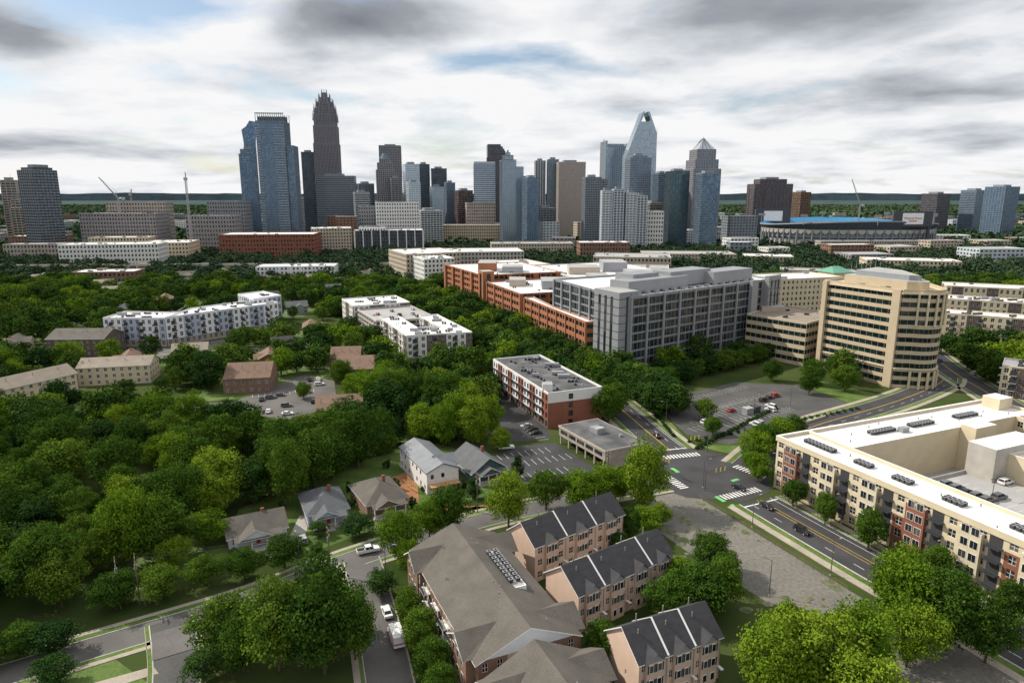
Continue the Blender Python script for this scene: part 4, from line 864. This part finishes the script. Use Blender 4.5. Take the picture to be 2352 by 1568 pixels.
for t in [(-45,116,15,20,'n'),(-36,115,15,21,'n'),(-39,123,15,20,'n'),(-31,119,10,15,'n'),(-57,121,12,13,'n'),(-52,116,10,12,'n'),(-58,112,8,8,'d'),
 (47,107,14,17,'b'),(56,108,15,18,'b'),(64,112,13,17,'b'),(53,117,11,14,'b'),(60,100,14,16,'b'),(80,125,14,19,'b'),(88,122,13,18,'n'),(84,133,12,17,'b'),(93,118,10,14,'n'),(77,117,12,14,'b'),
 (41,133,13,13,'n'),(34,131,10,11,'n'),(47,137,10,12,'n'),(38,141,9,10,'b'),(38.5,185,14,22,'b'),(27,187,13,13,'b'),(20,184,12,13,'b'),(31,190,10,11,'b'),(10,185,11,13,'n'),(-1,174,13,17,'b'),(-17,170,12,14,'n'),(-22,167,9,12,'b'),(-28,155,10,15,'b'),(-25,150,6,10,'b'),
 (-30,141,7,7,'d'),(-22,130,7.5,9,'n'),(-18.5,121,8,10,'n'),(-15,112,8,10,'n'),(-13,106,7,9,'n'),(18,118,8,9,'n'),(15,113,6,7,'n'),(-56,153,9.5,9,'n'),(-41,169,8.5,6.5,'d'),(-52,169,6,4.5,'d'),(-50,160,4,3,'d'),(-63,167,4,3,'d'),
 (-92,121,9,7,'d'),(-98,120,9,7,'n'),(-86,112,7,6,'d'),(-104,113,8,8,'n'),(31,166,7,10,'n'),(37,170,8,8,'b'),(41,175,7,7,'b'),(27,160,5,6,'n'),(48,151,9,11,'n'),(50,146,8,9,'n'),
 (87.5,176,7.5,10,'n'),(93,163,8.5,11,'n'),(83,187,7,9,'n'),(100,146,8,10,'n'),(106,130,8,11,'n'),(79,205,9,10,'b'),(83,221,12,12,'b'),(90,229,11,12,'n'),(97,234,11,12,'b'),(104,240,10,11,'n'),(80,213,9,10,'n'),
 (79,267,9,9,'n'),(77,249,8,7,'n'),(137,303,9,10,'n'),(156,308,12,13,'n'),(146,320,12,13,'n'),(128,326,10,11,'n'),(61,290,7,7,'n'),(165,320,9,11,'d'),(160,330,10,12,'n'),(168,336,9,12,'m'),
 (-14,237,13,19,'b'),(-20,243,13,20,'b'),(-10,247,12,17,'b'),(-25,235,11,17,'b'),(-4,232,8,9,'b'),(-17,256,13,20,'b'),(-32,266,15,20,'n'),(-40,272,14,20,'n'),(-26,274,14,20,'n'),(39,264,13,16,'n'),(43,271,12,15,'n'),(36,277,10,14,'d'),
 (-50,269,15,21,'n'),(-46,258,10,16,'n'),(-46,227,9,18,'n'),(-62,222,17,19,'n'),(-56,214,13,18,'n'),(-70,214,14,18,'n'),(-66,187,12,21,'n'),(-72,194,12,19,'n'),(-64,199,11,17,'n'),(-80,164,11,10,'b'),(-80,140,10,8,'n'),(-88,136,10,9,'n'),(-64,148,8,8,'n'),(-72,145,8.5,8,'n'),(-83,152,8,9,'b'),
 (-82,316,10,14,'n'),(-94,296,8,8,'n'),(-58,238,12,13,'n'),(-76,238,12,12,'n'),(-36,250,9,12,'b'),(-12,192,5,7,'c'),(2,208,5,8,'c'),(-36,186,4,3,'s'),(-70,158,4,2.5,'s'),(-18,196,3,2.5,'s')]:
    tree(*t)
for k in range(24):
    t=k/23; tree(66+t*96+U(-3,3),311+t*76+U(-3,3),U(9,12),U(9,12),random.choice('nmd'))
    if k%2: tree(60+t*98+U(-3,3),320+t*76+U(-2,2),U(8,11),U(9,12),random.choice('md'))
for k in range(0,60):
    i=9+k*.62
    if i>=len(sN)-1: break
    a=sN[int(i)]; c=sN[int(i)+1]; f_=i-int(i); x,y=a[0]+(c[0]-a[0])*f_,a[1]+(c[1]-a[1])*f_; l=math.dist(a,c); nx,ny=(c[1]-a[1])/l,-(c[0]-a[0])/l
    for o in (-19,-11,11,20): 
        if y>300 or o>0: tree(x+nx*o+U(-1.5,1.5),y+ny*o+U(-1.5,1.5),U(11,14),U(11,15),random.choice('mmd') if y<450 else 'm')
for k in (6,8,9): tree(50.5-k*1.0+U(-.5,.5),262+k*6.5,8,9,'n')
for k in range(26): tree(67+k*1.86,235+k*1.9-1.5,2.6,1.4,'s'); 
for k in range(24): a=k/23; tree(66+a*82,240+a*40,2.4,1.3,'s')
for k in range(20): tree(61.5-k*.12,246+k*2.1,2.2,1.2,'s')
for k in range(26): tree(U(-80,-4),U(180,236),U(2,4.5),U(1.5,3.5),'s') 

CLEAR=[[(-118,50),(-104,126),(-90,146),(-76,168),(-74,184),(-58,202),(-40,236),(-26,240),(-2,290),(10,345),(44,330),(60,322),(150,395),(160,330),(240,300),(240,50)],
 [(-183,290),(-183,266),(-122,258),(-104,244),(-72,244),(-66,258),(-74,287),(-84,335),(-107,344),(-122,303),(-126,292)],
 [(-160,292),(-135,274),(-112,282),(-108,306),(-120,302),(-135,300)],LOT,[(-98,318),(-62,304),(-62,322),(-98,324)],
 [(-262,364),(-205,370),(-160,418),(-140,455),(-158,460),(-205,402),(-250,404)],[(-275,350),(-222,350),(-218,380),(-275,380)],[(-225,290),(-165,292),(-165,320),(-210,320)],[(-215,258),(-188,260),(-178,300),(-200,312)],
 [(-80,330),(-40,332),(-12,362),(-22,372),(-58,362)],[(-290,530),(-180,505),(-160,548),(-290,590)],[(-500,840),(-200,860),(-200,900),(-500,870)],[(-180,480),(-140,440),(-150,410),(-120,420),(-110,470),(-150,500)]]
def arrd(px,py,poly):
    ins=np.zeros(len(px),bool); dm=np.full(len(px),1e9); n=len(poly)
    for i in range(n):
        x1,y1=poly[i];x2,y2=poly[(i+1)%n]
        c=((y1>py)!=(y2>py))
        xx=(x2-x1)*(py-y1)/((y2-y1) if y2!=y1 else 1e-9)+x1
        ins^=(c&(px<xx)); L2=(x2-x1)**2+(y2-y1)**2
        t=np.clip(((px-x1)*(x2-x1)+(py-y1)*(y2-y1))/L2,0,1); dm=np.minimum(dm,np.hypot(px-x1-t*(x2-x1),py-y1-t*(y2-y1)))
    return np.where(ins,-dm,dm)
rg=np.random.default_rng(3)
def scatter(y0,y1,sp,marg,jit=.48,xw=.86):
    xs=np.arange(-xw*y1,xw*y1,sp); ys=np.arange(y0,y1,sp); X,Y=np.meshgrid(xs,ys); X=X.ravel()+rg.uniform(-jit,jit,X.size)*sp; Y=Y.ravel()+rg.uniform(-jit,jit,Y.size)*sp
    k=np.abs(X)<xw*Y+30; X=X[k];Y=Y[k]; ok=np.ones(len(X),bool)
    for p in FOOT:
        if max(q[1] for q in p)<y0-20 or min(q[1] for q in p)>y1+20: continue
        ok&=arrd(X,Y,p)>marg
    for p in CLEAR: ok&=arrd(X,Y,p)>0
    for pts,c in ROADS:
        for q in np.array(pts)[::2]: ok&=np.hypot(X-q[0],Y-q[1])>c
    return X[ok],Y[ok]
wl=bpy.data.objects.new('woodland',None); COL.objects.link(wl)
def lowf(x,y): return .5+.5*math.sin(x*.031+1.3*math.sin(y*.023))*math.cos(y*.027+x*.011)
X,Y=scatter(95,330,9.2,4)
for x,y in zip(X,Y):
    if x>60 and R()<.35: continue
    if R()<.12: continue
    f_=lowf(x*1.7,y*1.7); s_=U(.6,1.35); tree(x,y,U(11,14)*s_,U(13,16)*s_,('n' if y<235 else 'm') if R()<.65 else ('b' if f_>.55 else 'd'),'oak',wl)
X,Y=scatter(330,640,10.3,4.5)
for x,y in zip(X,Y):
    if R()<(.3 if lowf(x,y)>.8 else .08): continue
    s_=U(.6,1.25); tree(x,y,U(12,16)*s_,U(12,16)*s_,'m','oak',wl)
X,Y=scatter(640,1150,14,6)
for x,y in zip(X,Y):
    if R()<(.45 if lowf(x,y)>.7 else .1): continue
    tree(x,y,U(14,21),U(9,16),'m' if y<700 else 'f','oak',wl)
def canopy(y0,y1,sp,q,r0,cut):
    X,Y=scatter(y0,y1,sp,8,xw=.84)
    keep=rg.uniform(size=len(X))<np.where((np.abs(X)<450)&(Y<1900),cut,.88); X=X[keep];Y=Y[keep]; n=len(X)
    d=rg.normal(size=(n,q,3)); d[:,:,2]=np.abs(d[:,:,2]); d/=np.linalg.norm(d,axis=2)[:,:,None]
    S=rg.uniform(.7,1.3,n)[:,None,None]; P=np.stack([X,Y,np.full(n,2.)],1)[:,None,:]+d*S*np.array([r0,r0,10])
    nr=d+rg.normal(size=d.shape)*.4; nr/=np.linalg.norm(nr,axis=2)[:,:,None]; t=np.cross(nr,rg.normal(size=d.shape)); t/=np.linalg.norm(t,axis=2)[:,:,None]; u=np.cross(nr,t)
    sz=r0*.38*S; Q=np.stack([P-t*sz,P-u*sz,P+t*sz,P+u*sz],2).reshape(-1,3); m_=len(Q)//4
    me=bpy.data.meshes.new('distant_trees'); me.vertices.add(m_*4); me.vertices.foreach_set('co',Q.astype(np.float32).ravel()); me.loops.add(m_*4); me.loops.foreach_set('vertex_index',np.arange(m_*4,dtype=np.int32)); me.polygons.add(m_); me.polygons.foreach_set('loop_start',np.arange(0,m_*4,4,dtype=np.int32))
    me.materials.append(M['leaf_far_hazed']); a_=me.attributes.new('tint','FLOAT','FACE'); a_.data.foreach_set('value',np.repeat(rg.uniform(size=n),q).astype(np.float32)); me.update(calc_edges=True); obj('distant_trees',me)
canopy(1150,2800,22,14,10,.35); canopy(2800,5600,42,9,17,1)

# ------------------------------------------------------------------ vehicles
def carmesh(col,kind):
    b=MB(); hw=.92
    def pr(pts,y,m):
        n=len(pts); b.poly([(x,-y,z) for x,z in pts],m); b.poly([(x,y,z) for x,z in pts[::-1]],m)
        for i in range(n): p,q=pts[i],pts[(i+1)%n]; b.poly([(p[0],y,p[1]),(p[0],-y,p[1]),(q[0],-y,q[1]),(q[0],y,q[1])][::-1],m)
    def cab(x0,x1,x2,x3,z0,z1,col2=None,w0=.86,w1=.68):
        A=[(x0,-w0,z0),(x1,-w0,z0),(x1,w0,z0),(x0,w0,z0)];B=[(x2,-w1,z1),(x3,-w1,z1),(x3,w1,z1),(x2,w1,z1)]
        for i in range(4): b.poly([A[i],A[(i+1)%4],B[(i+1)%4],B[i]],'glass')
        b.box(x2-.05,x3+.05,-w1-.04,w1+.04,z1,z1+.06,col2 or col,None,True)
        for sy in(-1,1):
            for (p,q) in (((x0,z0),(x2,z1)),((x1,z0),(x3,z1)),(((x0+x1)/2,z0),((x2+x3)/2,z1))): b.beam((p[0],sy*w0,p[1]),(q[0],sy*w1,q[1]),.05,col)
    if kind=='sedan': pr([(-2.25,.3),(2.25,.3),(2.36,.55),(2.25,.78),(1.25,.95),(-1.65,1.0),(-2.3,.92),(-2.38,.6)],hw,col); cab(-1.75,1.2,-1.05,.35,.96,1.42); ax=(-1.4,1.4);r=.33
    elif kind=='suv': pr([(-2.3,.35),(2.3,.35),(2.4,.65),(2.3,.95),(1.3,1.08),(-2.3,1.1),(-2.4,.7)],.96,col); cab(-2.25,1.2,-1.95,.45,1.08,1.72,w0=.9,w1=.74); ax=(-1.45,1.45);r=.38
    elif kind=='pickup':
        pr([(-2.9,.45),(2.8,.45),(2.9,.8),(2.8,1.1),(1.5,1.2),(-.9,1.2),(-.9,.95),(-2.9,.95)],.98,col); b.box(-2.9,-.9,-.98,-.88,.95,1.25,col); b.box(-2.9,-.9,.88,.98,.95,1.25,col); b.box(-2.95,-2.85,-.98,.98,.95,1.25,col); b.box(-2.85,-.9,-.88,.88,.94,.97,'rubber'); cab(-.85,1.4,-.75,.7,1.2,1.85,w0=.92,w1=.78); ax=(-1.9,1.9);r=.42
    else:
        b.box(-3.6,1.5,-1.15,1.15,.7,3.1,col,None,True); b.box(-3.62,1.52,-1.17,1.17,1.3,1.6,'red_paint'); b.box(1.5,3.0,-1.05,1.05,.6,1.5,col,None,True); cab(1.5,2.9,1.5,2.2,1.5,2.3,w0=1.0,w1=.9); b.box(-2.8,.6,-.8,.8,3.1,3.2,'car_white'); ax=(-2.3,2.1);r=.45
    for x in ax:
        for sy in(-1,1):
            n=12; y0,y1=sy*(.72 if kind!='van' else .9),sy*(.97 if kind!='van' else 1.18)
            P0=[(x+r*math.cos(2*math.pi*k/n),y0,r+r*math.sin(2*math.pi*k/n)) for k in range(n)];P1=[(p[0],y1,p[2]) for p in P0]
            for k in range(n): b.poly([P0[k],P0[(k+1)%n],P1[(k+1)%n],P1[k]],'rubber')
            b.poly(P1,'rubber'); b.poly([(x+(p[0]-x)*.55,y1+sy*.01,r+(p[2]-r)*.55) for p in P1],'car_silver')
    X=2.3 if kind!='van' else 3.0
    for sy in(-.65,.65): b.box(X-.02,X+.1,sy-.2,sy+.2,.62,.78,'trim_white'); b.box(-X-.1,-X+.02,sy-.18,sy+.18,.7,.86,'red_paint')
    return b.build('m',mesh=True)
CC={}
def car(x,y,ang,col=None,kind=None,z=.05):
    col=col or random.choice(['car_white','car_black','car_silver','car_grey','car_black','car_white','car_grey','car_red','car_blue']); kind=kind or random.choice(['sedan','suv'])
    if (col,kind) not in CC: CC[(col,kind)]=carmesh(col,kind)
    obj({'sedan':'parked_car','suv':'parked_suv','pickup':'pickup_truck','van':'ambulance_truck'}[kind],CC[(col,kind)],(x,y,z),math.radians(ang))
car(-37,160.5,24,'car_white','pickup',.05); car(-27.5,134,112,'car_white','sedan'); car(-24,125,112,'car_white','van'); car(-55.5,166,118,'car_silver','suv'); car(-2,233.5,15,'car_white','pickup')
car(75,186,-67,'car_black','sedan'); car(79,171,-67,'car_black','suv'); car(71,199,-60,'car_black','sedan'); car(55,246,102,'car_black','sedan')
for x,y,c in ((73,283,'car_white'),(76,286,'car_silver'),(78,262,'car_white'),(93,277,'car_red'),(110,278,'car_white'),(112,283,'car_white'),(97,259,'car_white'),(99,261,'car_silver'),(112,292,'car_black'),(116,296,'car_black'),(120,299,'car_red')): car(x,y,random.choice((123,33)),c)
for k in range(8): car(-8.5-k*.92,258+k*2.9+U(-.1,.1),22,random.choice(['car_black','car_blue','car_grey','car_white','car_red']))
for k in range(4): car(9-k*1.1,249+k*2.8,200)
for x,y in ((-94,273),(-80,270),(-103,276),(-112,293),(-109,296),(-100,326),(-96,327),(-93,318),(-150,281),(-88,290),(-106,300),(-98,284)): car(x,y,random.choice((15,20,105)))
for k in range(18):
    yy=random.choice((16,30,35,47)); p=fr(o_,OA,34.4+2.8*random.randint(0,34),yy); car(p[0],p[1],OA+90,z=9.02)
for k in range(9): p=fr(o_,OA,34.4+2.8*(k if k<5 else k+3),30); car(p[0],p[1],OA+90,random.choice(['car_black','car_grey']),z=9.02)
for k in range(4): car(236+U(-3,3),340+k*27+U(-3,3),72,z=.06)
for k in range(9): car(-248+k*5,393+U(-1,1),random.choice((85,90)))
for k in range(8): car(-198+k*5.2,398+k*6.4,140,z=.06) if k!=3 else None
for k in range(10): p=fr(CAo,26,5+3*random.randint(0,10),70+9*(k%4)); car(p[0],p[1],116,z=12.55)

# ------------------------------------------------------------------ street furniture
def upole(x,y,ang):
    b=MB(); b.cyl(0,0,0,12.5,.17,.11,'pole_wood'); 
    for z in (11.8,10.6): b.box(-1.3,1.3,-.07,.07,z,z+.15,'pole_wood'); [b.cyl(q,0,z+.15,z+.45,.06,.06,'concrete',6) for q in (-1.1,-.5,.5,1.1)]
    b.cyl(.35,0,8.6,9.8,.28,.28,'metal_grey'); b.build('utility_pole',(x,y,0),ang)
PO=[(-87,136),(-83.5,137.5),(-44,150),(-10,183),(30,200)]
for x,y in PO: upole(x,y,2.1)
b=MB()
for i in range(1,len(PO)-1):
    for o in (-.9,.9):
        a,c=PO[i],PO[i+1]
        for k in range(10):
            t0,t1=k/10,(k+1)/10; s_=lambda t:11.9-4*.8*t*(1-t)
            b.beam((a[0]+(c[0]-a[0])*t0-o*.5,a[1]+(c[1]-a[1])*t0+o*.8,s_(t0)),(a[0]+(c[0]-a[0])*t1-o*.5,a[1]+(c[1]-a[1])*t1+o*.8,s_(t1)),.02,'metal_dark')
b.build('power_lines')
def lamp(x,y,ang,h=9):
    b=MB(); b.cyl(0,0,0,.5,.25,.2,'concrete'); b.cyl(0,0,.5,h,.12,.07,'pole_metal'); b.beam((0,0,h-.1),(2,0,h+.4),.05,'pole_metal'); b.box(1.8,2.6,-.15,.15,h+.33,h+.47,'metal_grey'); b.build('street_lamp',(x,y,0),math.radians(ang))
for x,y,a in ((77,149.5,23),(66.5,174,23),(59,141,150),(95,110,23),(92,176,200),(104,150,200),(48,250,15),(62,262,195),(44,280,15),(60,200,23),(86,206,190),(78,258,30),(100,270,30),(120,282,30),(-30,147,10),(-52,152,120)): lamp(x,y,a)
def signal(x,y,ang,L):
    b=MB(); b.cyl(0,0,0,7,.16,.11,'pole_metal'); b.beam((0,0,6),(L,0,6.5),.08,'pole_metal')
    for k in (.5,.72,.94): 
        q=L*k; b.box(q-.18,q+.18,-.3,-.05,5.5,6.6,'yellow_panel'); 
        for j,m in enumerate(('paint_green','paint_yellow','red_paint')): b.cyl(q,-.31,5.6+j*.34,5.85+j*.34,.1,.1,m,6)
    b.build('traffic_signal',(x,y,0),math.radians(ang))
signal(60,198,25,8);signal(70,231,205,8);signal(84,206,115,7);signal(48,212,-60,6)
b=MB()
A=[(56.5,193),(66,171),(78,143)]
for i in range(2):
    a,c=A[i],A[i+1];n=int(math.dist(a,c)/2.5)
    for k in range(n): t=k/n; b.cyl(a[0]+(c[0]-a[0])*t,a[1]+(c[1]-a[1])*t,0,1.2,.06,.06,'pole_wood',5)
    b.beam((*a,1.1),(*c,1.1),.04,'pole_wood'); b.beam((*a,.6),(*c,.6),.04,'pole_wood')
b.build('lot_fence')
b=MB(); b.box(0,4,0,3,0,2.6,'metal_grey'); b.box(5,8,0,3,0,2.8,'metal_dark'); b.box(-.1,4.1,-.1,3.1,2.6,2.75,'roof_grey'); b.build('utility_shed',(98,272,0),.5)
b=MB(); b.poly([(0,0,.08),(14,0,.08),(16,5,.08),(2,6,.08)],'concrete'); b.box(0,14,-.5,0,0,.9,'tan'); b.build('plaza',(118,262,0),.6)

# ------------------------------------------------------------------ light, sky
az=(-.94,.34); el=math.radians(41); l=math.hypot(*az); S=Vector((az[0]/l*math.cos(el),az[1]/l*math.cos(el),math.sin(el)))
sd=bpy.data.lights.new('sun','SUN'); sd.energy=5.0; sd.angle=math.radians(.5); sd.color=(1,.93,.80)
so=bpy.data.objects.new('sun',sd); COL.objects.link(so); so.rotation_euler=S.to_track_quat('Z','Y').to_euler()
W=bpy.data.worlds.new('World'); SC.world=W; W.use_nodes=True; nt=W.node_tree; L=nt.links; nt.nodes.clear()
sky=nn(nt,'ShaderNodeTexSky',sky_type='NISHITA',sun_disc=False); sky.sun_elevation=el; sky.sun_rotation=math.atan2(az[0],az[1])%(2*math.pi)
bg1=nn(nt,'ShaderNodeBackground'); bg1.inputs[1].default_value=.12; L.new(sky.outputs[0],bg1.inputs[0])
tc=nn(nt,'ShaderNodeTexCoord'); sx=nn(nt,'ShaderNodeSeparateXYZ'); L.new(tc.outputs['Generated'],sx.inputs[0]); x,y,z=sx.outputs
zc=mth(nt,'MAXIMUM',z,0)
def plane(k):
    den=mth(nt,'ADD',zc,k); px=mth(nt,'DIVIDE',x,den); py=mth(nt,'DIVIDE',y,den); cb=nn(nt,'ShaderNodeCombineXYZ'); L.new(px,cb.inputs[0]); L.new(py,cb.inputs[1]); return cb
cb1=plane(.17); cb2=plane(.09)
def noise(cb,sc,off,det=9,ro=.55,dist=.0):
    mp=nn(nt,'ShaderNodeMapping'); mp.inputs['Location'].default_value=off; L.new(cb.outputs[0],mp.inputs[0]); n=nn(nt,'ShaderNodeTexNoise'); n.inputs['Scale'].default_value=sc; n.inputs['Detail'].default_value=det; n.inputs['Roughness'].default_value=ro; n.inputs['Distortion'].default_value=dist; L.new(mp.outputs[0],n.inputs[0]); return n.outputs[0]
nA=noise(cb1,1.3,(3,7,0),9,.55,.2); nB=noise(cb1,1.5,(11,2,4),9,.53,.25); nC=noise(cb2,1.5,(5,5,1),8,.52)
yy=mth(nt,'MAXIMUM',y,.05); gx=mth(nt,'DIVIDE',x,yy); gz=mth(nt,'DIVIDE',z,yy)
def blob(a,b_,ra_,rb):
    u=mth(nt,'MULTIPLY',mth(nt,'SUBTRACT',gx,a),1/ra_); v=mth(nt,'MULTIPLY',mth(nt,'SUBTRACT',gz,b_),1/rb); r2=mth(nt,'ADD',mth(nt,'MULTIPLY',u,u),mth(nt,'MULTIPLY',v,v)); return mth(nt,'SUBTRACT',1,mth(nt,'SQRT',r2),None,True)
def add(*a):
    r=a[0]
    for q in a[1:]: r=mth(nt,'ADD',r,q)
    return r
grey=add(mth(nt,'MULTIPLY',blob(-.21,.228,.18,.055),.85),mth(nt,'MULTIPLY',blob(.5,.25,.55,.075),.72),mth(nt,'MULTIPLY',blob(-.72,.225,.2,.05),.6),mth(nt,'MULTIPLY',blob(.58,.14,.32,.04),.45),mth(nt,'MULTIPLY',blob(.66,.09,.3,.03),.38),mth(nt,'MULTIPLY',blob(-.62,.07,.25,.022),.34),mth(nt,'MULTIPLY',blob(-.4,.055,.3,.014),.25),mth(nt,'MULTIPLY',blob(.16,.12,.2,.02),.2))
blue=add(mth(nt,'MULTIPLY',blob(-.5,.25,.26,.06),.42),mth(nt,'MULTIPLY',blob(-.06,.185,.28,.05),.27),mth(nt,'MULTIPLY',blob(.75,.19,.2,.04),.18),mth(nt,'MULTIPLY',blob(-.72,.16,.2,.03),.18))
g=add(mth(nt,'MULTIPLY',nB,.68),mth(nt,'MULTIPLY',nC,.36),mth(nt,'MULTIPLY',grey,.42))
cr=nn(nt,'ShaderNodeValToRGB'); e=cr.color_ramp.elements; e[0].position=.50; e[0].color=(.97,.97,.98,1); e[1].position=1.0; e[1].color=(.19,.205,.24,1); q=e.new(.58); q.color=(.84,.855,.885,1); q=e.new(.67); q.color=(.62,.65,.69,1); q=e.new(.80); q.color=(.36,.38,.42,1); L.new(g,cr.inputs[0])
bg2=nn(nt,'ShaderNodeBackground'); bg2.inputs[1].default_value=.97; L.new(cr.outputs[0],bg2.inputs[0])
c_=mth(nt,'SUBTRACT',nA,blue); cov=mth(nt,'MULTIPLY_ADD',c_,5.5,-1.45,True)
ms=nn(nt,'ShaderNodeMixShader'); L.new(cov,ms.inputs[0]); L.new(bg1.outputs[0],ms.inputs[1]); L.new(bg2.outputs[0],ms.inputs[2])
wo=nn(nt,'ShaderNodeOutputWorld'); L.new(ms.outputs[0],wo.inputs[0])
cd=bpy.data.cameras.new('camera'); cd.lens=24; cd.sensor_width=36; cd.clip_start=1; cd.clip_end=60000
co=bpy.data.objects.new('camera',cd); COL.objects.link(co); co.location=(0,0,90); co.rotation_euler=(math.radians(90)-math.atan(337/1568),0,0); SC.camera=co
SC.view_settings.view_transform='Standard'; SC.view_settings.look='None'; SC.view_settings.exposure=0
